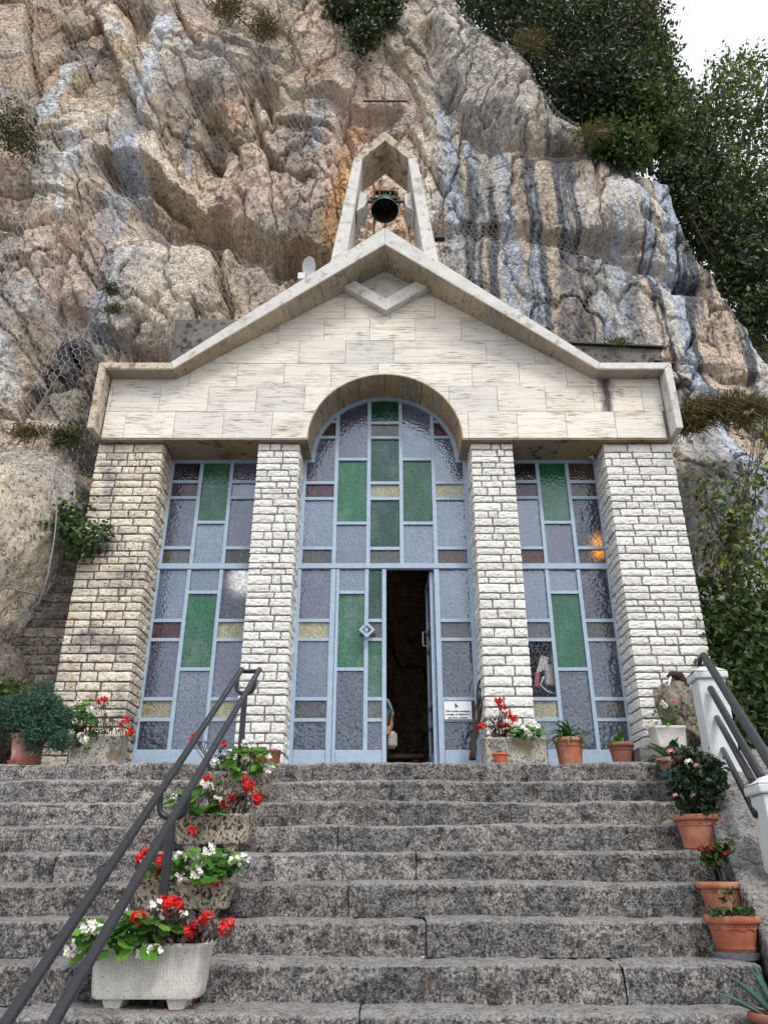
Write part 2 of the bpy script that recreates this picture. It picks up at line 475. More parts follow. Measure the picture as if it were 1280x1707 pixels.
M['concrete'] = stone('rough grey concrete', [(.25, (.07, .068, .060)), (.5, (.15, .145, .13)), (.75, (.24, .23, .21))], 3.5, [((.05, .048, .043), 15, .36, .47)], .7, .012, .95, .05, fine=110)
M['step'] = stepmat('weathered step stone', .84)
M['cheek'] = stepmat('rough ramp stone', .8, .5)
M['paint'] = plain('pale blue painted steel', (.33, .43, .56), .42, .45, var=.10, scale=14, dirt=((.24, .30, .38), 9, .56, .78))
M['iron'] = plain('dark grey painted tube', (.022, .024, .031), .38, .5, var=.2, scale=60, bump=.1)
M['black_iron'] = plain('rusty black iron', (.018, .014, .013), .6, .4, var=.4, scale=60)
M['bell'] = plain('green bronze patina', (.055, .13, .105), .5, .5, .55, var=.5, scale=14, bump=.3)
M['bell_dark'] = plain('dark bronze', (.012, .013, .013), .55, .4, .4, var=.4, scale=20)
M['rust'] = plain('rusty steel', (.16, .075, .04), .8, .3, .2, var=.5, scale=40, bump=.4)
M['dish'] = plain('off white enamel', (.62, .65, .66), .4, .5, var=.05, scale=10)
M['white_paint'] = plain('white painted render', (.62, .66, .68), .7, .3, var=.07, scale=18, bump=.4, bdist=.004, dirt=((.36, .38, .37), 4.5, .60, .85))
M['terracotta'] = clay('terracotta', (.40, .13, .072), (.50, .32, .24), (.12, .07, .05))
M['terracotta_pale'] = clay('pale terracotta', (.46, .18, .11), (.58, .37, .28), (.16, .09, .065))
M['terracotta_dark'] = plain('dull terracotta', (.26, .10, .07), .75, .3, var=.2, scale=12, bump=.3, dirt=((.14, .08, .06), 7, .54, .75))
M['terracotta_pink'] = plain('weathered pink clay', (.46, .20, .17), .8, .2, var=.15, scale=12, bump=.3, dirt=((.62, .50, .44), 9, .52, .66))
M['plastic_red'] = plain('brown red plastic', (.23, .07, .05), .5, .4, var=.1, scale=12)
M['plastic_orange'] = plain('orange plastic', (.45, .10, .05), .5, .4, var=.1, scale=12)
M['zinc'] = plain('grey zinc', (.22, .26, .28), .5, .4, .3, var=.3, scale=18, dirt=((.40, .44, .46), 25, .55, .7))
M['blue_plastic'] = plain('blue plastic', (.03, .15, .24), .5, .4, var=.15, scale=18)
M['soil'] = stone('potting soil', [(.3, (.02, .014, .01)), (.7, (.07, .05, .035))], 60, None, .8, .01, .95, 0)
M['trough_white'] = stone('white concrete trough', [(.3, (.48, .46, .42)), (.6, (.62, .61, .57)), (.8, (.68, .67, .64))], 10, [((.22, .21, .19), 120, .34, .40)], .3, .003, .85, 0, fine=200, patch=[((.45, .34, .22), 5, .66, .85)])
M['trough_moss'] = stone('mossy concrete trough', [(.3, (.20, .17, .12)), (.5, (.42, .37, .29)), (.75, (.54, .50, .43))], 14, [((.05, .045, .035), 48, .42, .50)], .7, .008, .92, 0, fine=120)
M['trough_grey'] = stone('weathered concrete trough', [(.3, (.22, .21, .18)), (.5, (.40, .385, .34)), (.75, (.52, .50, .46))], 12, [((.08, .075, .06), 60, .40, .47), ((.20, .16, .10), 5, .34, .46)], .5, .005, .9, 0, fine=120)
M['green_leaf'] = leafmat('fresh green leaf', (.035, .12, .012), (.09, .25, .025), (.20, .40, .05), attr=False, trans=.3)
M['bronze_leaf'] = leafmat('dark bronze leaf', (.022, .012, .012), (.045, .020, .018), (.06, .04, .028), attr=False, trans=.12)
M['dark_leaf'] = leafmat('dark glossy leaf', (.012, .045, .018), (.03, .10, .03), (.08, .20, .06), attr=False, trans=.2)
M['agave_leaf'] = leafmat('blue green succulent leaf', (.04, .10, .08), (.09, .19, .15), (.14, .26, .20), attr=False, trans=.1)
M['red_petal'] = plain('red petal', (.62, .014, .012), .5, .3, var=.25, scale=60)
M['darkred_petal'] = plain('crimson petal', (.25, .006, .012), .5, .3, var=.25, scale=60)
M['white_petal'] = plain('white petal', (.82, .80, .74), .6, .3, var=.06, scale=60)
M['pink_petal'] = plain('pink petal', (.75, .25, .34), .6, .3, var=.15, scale=60)
M['yellow_bits'] = plain('yellow stamen', (.65, .42, .05), .6, .3)
M['stem'] = plain('plant stem', (.07, .06, .03), .7, .3, var=.3)
M['bark'] = stone('grey brown bark', [(.3, (.035, .028, .022)), (.7, (.13, .11, .09))], 14, None, .9, .02, .95, 0, stretch=(1, 1, .25))
M['oak'] = leafmat('dark evergreen leaf', (.010, .018, .007), (.042, .070, .019), (.17, .21, .05), trans=.22)
M['oak_light'] = leafmat('light sun-painted leaf', (.018, .038, .010), (.07, .12, .026), (.24, .28, .055), trans=.32)
M['bush'] = leafmat('undergrowth leaf', (.016, .036, .012), (.055, .11, .028), (.20, .26, .06), trans=.3)
M['yellowing'] = leafmat('yellowing leaf', (.03, .07, .016), (.09, .15, .035), (.36, .34, .05), trans=.35)
M['juniper'] = leafmat('blue green needle', (.018, .05, .032), (.045, .12, .075), (.11, .22, .13), trans=.1)
M['dry_grass'] = leafmat('dry grass', (.06, .05, .02), (.14, .115, .04), (.26, .20, .07), trans=.2)
M['moss'] = leafmat('moss', (.02, .028, .006), (.06, .075, .014), (.14, .14, .03), trans=.1)
M['rose_leaf'] = leafmat('dark rose leaf', (.008, .022, .010), (.022, .055, .022), (.07, .12, .04), trans=.2)
M['grass'] = leafmat('fresh strap leaf', (.03, .08, .015), (.06, .15, .03), (.16, .28, .07), attr=False, trans=.25)
M['wire'] = plain('galvanised wire', (.24, .235, .23), .6, .4, .5, var=.3, scale=30)
M['cable'] = plain('steel cable', (.20, .20, .20), .5, .4, .5, var=.2, scale=50)
M['stick'] = plain('dark dry stick', (.035, .022, .016), .8, .3, var=.5, scale=40, bump=.5, bdist=.006)
M['sign'] = plain('laminated white card', (.74, .79, .80), .35, .4, var=.03, scale=10)
M['ink'] = plain('dark print', (.03, .035, .05), .6, .2)
M['skin'] = plain('skin', (.42, .23, .16), .55, .4, var=.06)
M['shirt'] = plain('pale blue shirt cloth', (.38, .52, .56), .85, .2, var=.08, scale=40)
M['trousers'] = plain('dark trousers', (.03, .03, .035), .85, .2)
M['hair'] = plain('brown hair', (.05, .03, .018), .6, .3)
M['bag'] = stone('pale patterned bag', [(.40, (.10, .10, .10)), (.46, (.55, .52, .44))], 45, None, .2, .003, .8, 0)
M['white_plastic'] = plain('white plastic', (.80, .80, .78), .4, .4, var=.03)
M['pink_paper'] = plain('pink paper', (.72, .18, .24), .7, .2, var=.1)
M['wood'] = plain('dark bench wood', (.05, .03, .018), .6, .3, var=.3, scale=30)
# window glass: reflecting skin over a tinted pane, part clear to the dark cave behind
GL = {
 'B': glass('blue grey hammered glass', (.100, .135, .205), (.45, .5, .6), .12, ior=2.5),
 'P': glass('violet grey hammered glass', (.080, .080, .130), (.42, .40, .48), .18, ior=2.35),
 'D': glass('soffit-darkened glass', (.022, .022, .030), (.4, .4, .45), .22, ior=2.0),  # top panes: the soffit's dark reflection is painted into this glass colour
 'S': glass('clear grey rippled glass', (.080, .092, .125), (.62, .64, .70), .36, wave=26, bstr=1.3, ior=2.35),
 'L': glass('light grey rippled glass', (.120, .145, .190), (.6, .62, .7), .20, wave=26, bstr=.8),
 'G': glass('green hammered glass', (.012, .130, .048), (.03, .5, .12), .16, ior=1.75),
 'H': glass('deep green glass', (.006, .062, .032), (.02, .4, .10), .20, ior=1.75),
 'R': glass('red brown glass', (.090, .024, .022), (.5, .12, .08), .25, ior=1.8),
 'Y': glass('pale yellow glass', (.36, .33, .185), (.7, .62, .3), .12, ior=1.8),
 'K': glass('olive grey glass', (.085, .078, .055), (.5, .42, .25), .24, ior=2.0),
 'O': glass('amber brown glass', (.110, .068, .038), (.6, .36, .15), .26, ior=1.9),
 'C': glass('clear pane', (.05, .05, .06), (.97, .96, .97), .80, wave=30, bstr=.2, ior=1.8),
 'W': glass('rippled glass before a lamp', (.06, .06, .085), (.8, .8, .85), .40, wave=30, bstr=1.6, ior=2.2, scatter=.55),
 'V': glass('olive rippled glass before a lamp', (.07, .065, .05), (.8, .7, .45), .45, wave=30, bstr=1.6, ior=2.0, scatter=.5),
}
def emit(name, col, s):
    k = NT(name)
    return k.done(k.n('Emission', {'Color': col, 'Strength': s}))
M['flame'] = emit('lamp flame', (1.0, .42, .05), 6.0)
M['globe'] = emit('lit globe', (1.0, .93, .80), 4.5)
# ================================================================== CLIFF (structure)
def px2xz(pts, Y=8.8): return [(P(x, y, Y)[0], P(x, y, Y)[2]) for x, y in pts]
gx = np.concatenate([np.arange(-18, -10.8, .12), np.arange(-10.8, -7.8, .045), np.arange(-7.8, 7.4, .0205), np.arange(7.4, 10, .045), np.arange(10, 16.1, .12)])
gz = np.concatenate([np.arange(-3, .4, .2), np.arange(.4, 9, .0235), np.arange(9, 17.6, .026), np.arange(17.6, 23, .25)])
CXg, CZg = np.meshgrid(gx, gz, indexing='ij')
EDGE = px2xz([(1138, 300), (1150, 350), (1172, 390), (1200, 430), (1228, 478), (1262, 520), (1288, 560)], 9.3)
TOP = px2xz([(700, -40), (760, 20), (850, 95), (910, 180), (985, 225), (1060, 275), (1130, 290)], 9.3)
def cliff_base(x, z):
    y = 9.0 + .015 * (z - 6) - .8 * sstep(-3.0, -4.6, x)
    y = y + .35 * sstep(2.0, 4.5, x) - .6 * sstep(3.2, 4.2, x) * sstep(5.4, 4.4, z)
    y = y + .95 * np.exp(-(((x + 3.55) / .42) ** 2)) * sstep(6.2, 5.2, z) * sstep(2.0, 3.2, z)
    # right end of the face turns away, top leans back into the slope
    ez = np.array([p[1] for p in EDGE])[::-1]; ex = np.array([p[0] for p in EDGE])[::-1]
    xe = np.interp(z, ez, ex, left=8.5)
    xe = np.where(z < ez[0], ex[0] + (ez[0] - z) * .5, xe)
    k = np.clip(x - xe + .25, 0, None)
    y = y + 5.5 * k ** 1.6
    tx = np.array([p[0] for p in TOP]); tz = np.array([p[1] for p in TOP])
    zt = np.where(x < tx[0], tz[0] + 4, np.interp(x, tx, tz, right=tz[-1]))
    y = y + 1.4 * np.clip(z - zt + .2, 0, None) ** 1.25
    return y
BLOBS = [(295, 470, 80, 85, .80), (340, 130, 110, 95, .55), (410, 100, 70, 60, .35), (490, 265, 95, 110, .45), (150, 330, 110, 150, .35), (40, 600, 90, 130, .45),
         (870, 130, 48, 62, .50), (960, 300, 110, 75, .40), (1080, 320, 75, 60, .40), (1060, 470, 120, 80, .25), (700, 130, 50, 130, .22), (590, 130, 70, 60, .30),
         (1190, 800, 110, 120, .55), (60, 120, 120, 140, .3), (250, 330, 60, 60, .25), (10, 330, 45, 70, .75), (640, 330, 80, 120, .2)]
LEDGES = [([(222, 288), (262, 270), (300, 292), (345, 326)], 1.15, 1.0), ([(335, 322), (400, 350), (470, 380), (552, 405)], .95, .75), ([(380, 372), (440, 398), (520, 425)], .4, .5), ([(250, 330), (300, 345), (330, 372)], .4, .5), ([(330, 165), (352, 200), (358, 250)], .40, .6), ([(425, 140), (452, 168)], .4, .5),
          ([(515, 118), (560, 122), (600, 150), (645, 140)], .45, .6), ([(715, 20), (735, 80), (765, 140), (800, 168), (850, 215), (915, 232), (965, 210)], .50, .75),
          ([(740, 352), (830, 352), (900, 362), (1010, 370), (1050, 360)], .35, .5), ([(1000, 362), (1060, 385), (1120, 388), (1170, 405)], .40, .55),
          ([(185, 545), (225, 560), (262, 552), (320, 575)], .55, .6), ([(60, 300), (130, 290)], .25, .4), ([(205, 30), (240, 60), (235, 95)], .45, .6), ([(130, 555), (100, 610), (78, 680)], .5, .6),
          ([(590, 60), (650, 70)], .3, .4), ([(380, 55), (470, 75)], .3, .5), ([(1095, 315), (1112, 325)], .35, .3), ([(1130, 560), (1280, 575)], .25, .5)]
CRACKS = [([(-5, 270), (60, 292), (130, 284)], .35, .05), ([(410, 160), (436, 250), (520, 300)], .30, .05), ([(300, 25), (330, 92), (422, 150)], .30, .05), ([(185, 380), (130, 470), (108, 560)], .30, .06), ([(556, 160), (602, 262), (590, 330)], .25, .05), ([(462, 60), (430, 125), (450, 210)], .3, .05), ([(100, 20), (70, 120), (85, 220)], .25, .05), ([(255, 100), (330, 120), (440, 110)], .25, .045), ([(0, 420), (70, 440), (160, 420)], .25, .05), ([(470, 200), (540, 230)], .25, .05), ([(352, 395), (366, 440), (386, 500), (380, 540)], .40, .06), ([(430, 60), (440, 150), (410, 190)], .2, .05), ([(640, 60), (700, 130), (720, 250)], .15, .06), ([(835, 160), (800, 320), (790, 420)], .12, .06),
          ([(270, 90), (215, 300), (165, 560)], .14, .10), ([(940, 190), (1000, 215), (995, 300)], .15, .05), ([(570, 150), (560, 300)], .12, .05), ([(1000, 215), (1130, 300)], .15, .08)]
def cliff_y(x, z):
    y = cliff_base(x, z)
    wx = fbm2(x * .8, z * .8, 3, 5) * .5; wz = fbm2(x * .8 + 40, z * .8, 3, 9) * .5
    for bx, by, rx, ry, a in BLOBS:
        c = P(bx, by, 8.8); ex = P(bx + rx, by, 8.8)[0] - c[0]; ezz = (P(bx, by - ry, 8.8)[2] - P(bx, by + ry, 8.8)[2]) / 2
        d = ((x + wx * .4 - c[0]) / ex) ** 2 + ((z + wz * .4 - c[2]) / ezz) ** 2
        y = y - .55 * a * np.exp(-d ** 2.2)
    jag = fbm2(x * 3.1, z * 3.1, 3, 15)
    for pts, a, h in LEDGES:
        q = px2xz(pts)
        xs = x + wx * .2 + .06 * jag; zs = z + wz * .3 + .14 * jag
        lo, hi = min(p[0] for p in q), max(p[0] for p in q)
        lz, hz = min(p[1] for p in q), max(p[1] for p in q)
        d, sg = polydist(xs, zs, q)
        if hi - lo > hz - lz:       # mostly level: undercut below the line
            below = np.clip(-sg, 0, None)
            f = np.where(sg < 0, np.clip(1 - below / h, 0, 1) * sstep(0, .16, below) * (1 + .5 * jag), 0) * sstep(.45, .1, np.abs(np.where(xs < lo, lo - xs, np.where(xs > hi, xs - hi, 0))))
            f = np.where(d < h * 1.3, f, 0)
        else:
            f = np.exp(-(d / (h * .3)) ** 2)
        y = y + a * f
    for pts, a, w in CRACKS:
        d, sg = polydist(x + wx * .3, z + wz * .3, px2xz(pts))
        y = y + a * np.exp(-(d / w) ** 2)
    # broken faces at three sizes, sheared as the beds run
    sx, sz = x + .07 * z, z - .10 * x
    jg2 = fbm2(x * 4 + 9, z * 3, 3, 16)
    f1, e1 = facet2(sx * .62 + .10 * jag, sz * .36 + .10 * jg2, 21)
    f2, e2 = facet2(sx * 1.25 + .10 * jag, sz * .62 + .10 * jg2, 22)
    f3, e3 = facet2(sx * 4.4 + .22 * jag, sz * 2.5 + .22 * jg2, 23)
    f4, e4 = facet2(x * 12 + .5 * jag, z * 7.0 + .5 * jg2, 24)
    rough = (.5 + .85 * vn2(x * .5 + 3, z * .5, 77)) * (1 - .45 * sstep(.8, 1.8, x) * sstep(12, 10.5, z))
    rgt = 1 - .55 * sstep(.9, 1.8, x) * sstep(11.5, 10.3, z)
    c_b = P(288, 462, 8.8)
    db = ((x + .08 * jag - c_b[0]) / .62) ** 2 + ((z + .08 * jag - c_b[2]) / 1.05) ** 2
    smo = 1 - .85 * np.exp(-db ** 2.5)
    y = y + .22 * f1 * rgt + .21 * f2 * rough * rgt * smo + .060 * f3 * rough * smo + .024 * f4 * rough * smo
    y = y + .13 * np.exp(-(e1 / .018) ** 2) + .11 * np.exp(-(e2 / .035) ** 2) * rough + .055 * np.exp(-(e3 / .05) ** 2) * rough * sstep(.35, .6, vn2(x * .9, z * .9, 78))
    y = y - .11 * fbm2(x * .8, z * .5, 4, 31) + 0
    y = y - .016 * fbm2(x * 11, z * 7, 3, 51) - .007 * fbm2(x * 32, z * 22, 2, 52)
    # water-worn flutes on the right-hand face
    fl = sstep(.6, 1.6, x) * sstep(12, 9.5, z) * sstep(4.5, 6.0, z)
    y = y - .10 * fl * fbm2(x * 2.6 + wx * .8, z * .25, 3, 61)
    return y
def cliff_rec(x, z):
    """the cave behind the chapel"""
    return 2.6 * sstep(3.0, 2.75, np.abs(x)) * sstep(5.0, 4.6, z)
CY = cliff_y(CXg, CZg) + cliff_rec(CXg, CZg)
# mineral colours: beige and pink limestone left, grey right, ochre seep, blue-grey water streaks
def mixc(a, b, f): return a * (1 - f[..., None]) + np.array(b) * f[..., None]
n_a = fbm2(CXg * .55, CZg * .45, 5, 101); n_b = fbm2(CXg * 1.5 + 9, CZg * 1.1, 5, 102); n_c = fbm2(CXg * 4.5, CZg * 3.2, 4, 103)
wob = fbm2(CXg * .7, CZg * .5, 3, 104)
col = np.zeros(CXg.shape + (3,)); col[:] = (.60, .505, .40)
col = mixc(col, (.63, .485, .375), sstep(.0, .35, n_a))
col = mixc(col, (.80, .72, .61), sstep(.05, .42, n_b))
col = mixc(col, (.50, .485, .465), sstep(.10, .40, fbm2(CXg * .7 - 20, CZg * .4 + 7, 4, 109)) * .8)
col = mixc(col, (.68, .51, .43), sstep(.18, .45, fbm2(CXg * .9 + 60, CZg * .5, 4, 110)) * .7)
col = mixc(col, (.42, .36, .31), sstep(.08, .42, -n_b) * .85)
col = mixc(col, (.52, .36, .21), sstep(.32, .6, fbm2(CXg * .8 + 30, CZg * .8, 4, 105)) * .65)
right = sstep(.7, 1.5, CXg + .35 * wob + .05 * (CZg - 9))
col = mixc(col, (.56, .545, .515), right * .85)
col = mixc(col, (.70, .65, .57), right * sstep(.05, .4, n_b) * .8)
st = fbm2(CXg * 3.6 + wob * 1.0, CZg * .13 + 3, 5, 106) + .10 * n_c; st2 = fbm2(CXg * 6.5 + wob * 1.3, CZg * .17, 4, 107) + .10 * n_c
low = sstep(12.3, 10.8, CZg + .6 * wob)
col = mixc(col, (.088, .097, .122), right * low * sstep(-.10, .08, st) * .95)
col = mixc(col, (.50, .56, .66), right * low * sstep(.10, .24, st2) * .85)
col = mixc(col, (.66, .53, .41), right * low * sstep(.14, .28, -st2) * .75)
def streak(pts, w, c, f, soft=.6):
    global col
    q = px2xz(pts)
    d, _ = polydist(CXg + wob * .16 + n_c * .07, CZg, q)
    m = sstep(w, w * (1 - soft), d + n_b * w * .7) * f * np.clip(1.05 + n_c * 1.1, 0, 1)
    col = mixc(col, c, m)
BLU, PAL, INK, OCH = (.44, .49, .58), (.68, .72, .77), (.060, .062, .072), (.60, .33, .11)
streak([(285, 60), (262, 140), (240, 210), (228, 300)], .20, PAL, 1.0)
streak([(232, 240), (215, 330), (185, 460), (160, 560)], .20, BLU, .9)
streak([(250, 420), (195, 470), (185, 545)], .12, PAL, .9)
streak([(128, 150), (105, 260)], .17, PAL, .9); streak([(150, 290), (130, 420)], .13, PAL, .75)
streak([(315, 220), (312, 270)], .10, BLU, .8); streak([(550, 165), (535, 240)], .09, BLU, .8)
streak([(740, 110), (752, 350)], .16, BLU, .85); streak([(790, 200), (785, 370)], .15, INK, .6)
streak([(595, 180), (575, 330), (560, 400)], .27, OCH, .72); streak([(620, 320), (680, 380)], .2, (.52, .36, .22), .6)
streak([(20, 480), (40, 620)], .2, (.28, .29, .31), .6); streak([(135, 590), (105, 720)], .24, INK, .85)
streak([(150, 620), (140, 760)], .30, INK, .9); streak([(45, 640), (65, 720)], .12, PAL, .7)
streak([(960, 380), (960, 580)], .20, (.09, .095, .12), .7); streak([(860, 380), (900, 540)], .12, BLU, .8)
streak([(1000, 390), (985, 560)], .10, INK, .7); streak([(1075, 420), (1065, 600)], .12, (.12, .13, .16), .7)
streak([(1120, 620), (1280, 640)], .28, (.10, .11, .14), .75)
streak([(1180, 720), (1170, 900)], .30, (.30, .32, .36), .6); streak([(1250, 780), (1260, 900)], .2, BLU, .7)
streak([(270, 420), (295, 500), (300, 540)], .80, (.80, .71, .60), .9, .8)
grn = sstep(.30, .55, fbm2(CXg * 2.2, CZg * 2.2, 4, 108)) * sstep(.1, .4, n_a) * .6
col = mixc(col, (.10, .105, .045), grn * .7)
cave = sstep(3.3, 3.0, np.abs(CXg)) * sstep(5.2, 4.8, CZg)
col = mixc(col, (.22, .18, .13), cave * .8)
col *= (1 + .16 * n_c[..., None])
rgba = np.concatenate([np.clip(col, .02, .84), np.ones(CXg.shape + (1,))], 2)
def rock_mat():
    k = NT('limestone')
    vc = k.n('VertexColor', layer_name='tint').outputs['Color']
    p = k.pos()
    ps = k.n('Mapping', {'Vector': p, 'Rotation': (0, R(18), 0), 'Scale': (1, 1, .62)})
    n1 = k.noise(ps, 10, 8, .70, .3); n2 = k.noise(ps, 30, 6, .7, .6); n3 = k.noise(p, 4.5, 8, .65)
    m = k.math('ADD', k.math('MULTIPLY', n1.outputs['Fac'], .9), k.math('MULTIPLY', n2.outputs['Fac'], .6))
    c = k.mix(1.0, vc, k.ramp(m, [(.52, .24), (.66, .82), (.75, 1.14), (.92, 1.40)]), 'MULTIPLY')
    sp = k.ramp(k.noise(ps, 24, 5, .65, 1.2).outputs['Fac'], [(.36, 1), (.43, 0)])
    c = k.mix(k.math('MULTIPLY', sp.outputs[0], .72), c, (.050, .042, .037))
    lich = k.ramp(n3.outputs['Fac'], [(.58, 0), (.70, .45)])
    c = k.mix(lich.outputs[0], c, (.62, .60, .55))
    h = k.math('ADD', k.math('ADD', n1.outputs['Fac'], k.math('MULTIPLY', n2.outputs['Fac'], .5)), k.math('MULTIPLY', n3.outputs['Fac'], .6))
    h = k.math('SUBTRACT', h, k.math('MULTIPLY', sp.outputs[0], .35))
    return k.done(k.bsdf(c, .95, k.bump(h, 1.0, .05), .15))
M['rock'] = rock_mat()
inner = (np.abs(CXg) < 7.6) & (CZg > .6) & (CZg < 17.3)
DX = np.where(inner, .02 * fbm2(CXg * 2.6, CZg * 2.2 + CY * 2, 4, 401) + .018 * fbm2(CXg * 9 + CY * 6, CZg * 8, 3, 403), 0)
DZ = np.where(inner, .03 * fbm2(CXg * 2.4 + 50, CZg * 2.0 + CY * 2, 4, 402) + .022 * fbm2(CXg * 8, CZg * 7 + CY * 6, 3, 404), 0)
cv = np.stack([CXg + DX, CY + .03 * fbm2(CXg * 5 + CY * 9, CZg * 5 + CY * 7, 3, 405), CZg + DZ], 2).reshape(-1, 3)
cliff = np_mesh('cliff', cv, grid_quads(len(gx), len(gz)), M['rock'], smooth=False, color=rgba.reshape(-1, 4))
tag(cliff, kind='structure')

# wire netting hung over the face (hexagons, drawn taut over the hollows)
step = .09
nx_ = np.arange(-9, 7.5, step); nz_ = np.arange(2, 19, step)
NX, NZ = np.meshgrid(nx_, nz_, indexing='ij')
ix = np.clip(np.searchsorted(gx, NX), 0, len(gx) - 1); iz = np.clip(np.searchsorted(gz, NZ), 0, len(gz) - 1)
NY = (CY - cliff_rec(CXg, CZg))[ix, iz]
def shift_min(a):
    b = a.copy()
    for dx in (-1, 0, 1):
        for dz in (-1, 0, 1): b = np.minimum(b, np.roll(np.roll(a, dx, 0), dz, 1))
    return b
def blur(a):
    return (a + np.roll(a, 1, 0) + np.roll(a, -1, 0) + np.roll(a, 1, 1) + np.roll(a, -1, 1)) / 5
NY = blur(blur(shift_min(NY))) - .02
def net_y(x, z):
    u = np.clip((x - nx_[0]) / step, 0, len(nx_) - 2.001); v = np.clip((z - nz_[0]) / step, 0, len(nz_) - 2.001)
    i, j = u.astype(int), v.astype(int); fu, fv = u - i, v - j
    return (NY[i, j] * (1 - fu) + NY[i + 1, j] * fu) * (1 - fv) + (NY[i, j + 1] * (1 - fu) + NY[i + 1, j + 1] * fu) * fv
def wires(A, B, r):
    d = B - A; d /= np.linalg.norm(d, axis=1, keepdims=True) + 1e-9
    a = np.cross(d, np.array([0, 1.0, 0.2])); a /= np.linalg.norm(a, axis=1, keepdims=True) + 1e-9
    b = np.cross(a, d)
    offs = [a * math.cos(t) * r + b * math.sin(t) * r for t in (0, 2.0944, 4.18879)]
    V = np.stack([A + offs[0], A + offs[1], A + offs[2], B + offs[0], B + offs[1], B + offs[2]], 1).reshape(-1, 3)
    base = np.arange(len(A))[:, None] * 6
    F = np.concatenate([base + np.array([q]) for q in ((0, 1, 4, 3), (1, 2, 5, 4), (2, 0, 3, 5))], 0)
    return V, F
hw, hh = .088, .118
ii, jj = np.meshgrid(np.arange(-90, 62), np.arange(0, 175), indexing='ij')
hx = (ii + .5 * (jj % 2)) * hw; hz = 2.2 + jj * hh * .75
keep = ((hz > 3.9) & (hx < 3.9) & (hz < 16.8) & (hx > -7.4) & (hz < 15.5 - np.clip(hx - 1.6, 0, 9) * 1.75)) | ((hx < -3.2) & (hx > -6) & (hz > 2.2))
keep &= ~((np.abs(hx) < 3.3) & (hz < 5.2))
keep &= ~((vn2(hx * .9, hz * .7, 300) > .70) & (hz > 6))
hx, hz = hx[keep], hz[keep]
def netp(x, z):
    x2 = x + .035 * (vn2(x * 9.1, z * 8.3, 301) - .5); z2 = z + .045 * (vn2(x * 8.7, z * 9.9, 302) - .5)
    return np.stack([x2, net_y(x2, z2) + .02 * (vn2(x * 3.3, z * 3.1, 303) - .5), z2], 1)
top, ur, lr, ul = netp(hx, hz + hh / 2), netp(hx + hw / 2, hz + hh / 4), netp(hx + hw / 2, hz - hh / 4), netp(hx - hw / 2, hz + hh / 4)
A = np.concatenate([top, ur, top]); B = np.concatenate([ur, lr, ul])
V, F = wires(A, B, .0034)
tag(np_mesh('wire_netting', V, F, M['wire']), 'rusty hexagonal wire netting stretched over the pale cliff face', 'netting', kind='stuff')

# ------------------------------------------------------------------ ground and terrain
gv = [(-900, -900, -1.63), (900, -900, -1.63), (900, 900, -1.63), (-900, 900, -1.63)]
g = np_mesh('ground', gv, [(0, 1, 2, 3)], stone('gravelly ground', [(.3, (.10, .095, .085)), (.7, (.24, .23, .21))], 3, None, .8, .03, .95, 0))
tag(g, kind='structure')

# ------------------------------------------------------------------ stone stairs
RISE, GOING, YL = .176, .305, 6.53
def stair_right(Y): return 2.20 - .225 * (5.9 - Y)
stairs = thing('stairs', 'worn grey stone stairs climbing to the chapel doors', 'stairs', (0, 4, -1.63))
tag(stairs, kind='structure')
def step_profile(n_r=15, n_n=6, n_t=12, rise=RISE, tread=.34, rad=.028):
    pr = []
    for i in range(n_r): pr.append((0.0, -rise + (rise - rad) * i / n_r, 0, 1.0))
    for i in range(n_n + 1):
        a = math.pi / 2 * i / n_n
        pr.append((rad - rad * math.cos(a), -rad + rad * math.sin(a), math.sin(a), math.cos(a)))
    for i in range(1, n_t + 1): pr.append((rad + (tread - rad) * i / n_t, 0.0, 1.0, 0.0))
    return np.array(pr)       # y back, z, normal z, normal -y
def step_stone(x0, x1, Y0, z0, seed, tread):
    pr = step_profile(tread=tread)
    m = len(pr); nx = max(5, int((x1 - x0) / .021))
    xs = np.linspace(x0 + .003, x1 - .003, nx)
    Xg = np.repeat(xs[:, None], m, 1)
    Yg = Y0 + np.repeat(pr[None, :, 0], nx, 0); Zg = z0 + np.repeat(pr[None, :, 1], nx, 0)
    nz = np.repeat(pr[None, :, 2], nx, 0); ny = np.repeat(pr[None, :, 3], nx, 0)
    d = .016 * fbm3(Xg * 3.5, Yg * 3.5, Zg * 5, 3, seed) + .0085 * fbm3(Xg * 14, Yg * 14, Zg * 14, 3, 5) + .004 * fbm3(Xg * 38, Yg * 38, Zg * 38, 2, 6)
    pit = vn3(Xg * 24, Yg * 24, Zg * 24, 8); d = d - .010 * sstep(.74, .9, pit)
    e = np.minimum(Xg - x0, x1 - Xg); d = d - .005 * sstep(.014, 0, e)
    nose = sstep(-.065, -.03, Zg - z0) * sstep(.09, .03, Yg - Y0)
    d = d - .020 * nose * np.clip(fbm3(Xg * 2.3, Yg * 0, Zg * 0 + z0, 3, 9) + .35, 0, 1)
    d = d + .010 * sstep(-.05, -.043, Zg - z0) * sstep(.2, .8, vn3(Xg * .9, Xg * 0, Zg * 0 + z0 * 7, 12))      # a slab lip over the riser, here and there
    Yg = Yg - d * ny; Zg = Zg + d * nz
    Zg = Zg + .006 * (vn2(Xg * .8, Xg * 0 + z0 * 3, 10) - .5) - .004
    return np.stack([Xg, Yg, Zg], 2).reshape(-1, 3), grid_quads(nx, m)
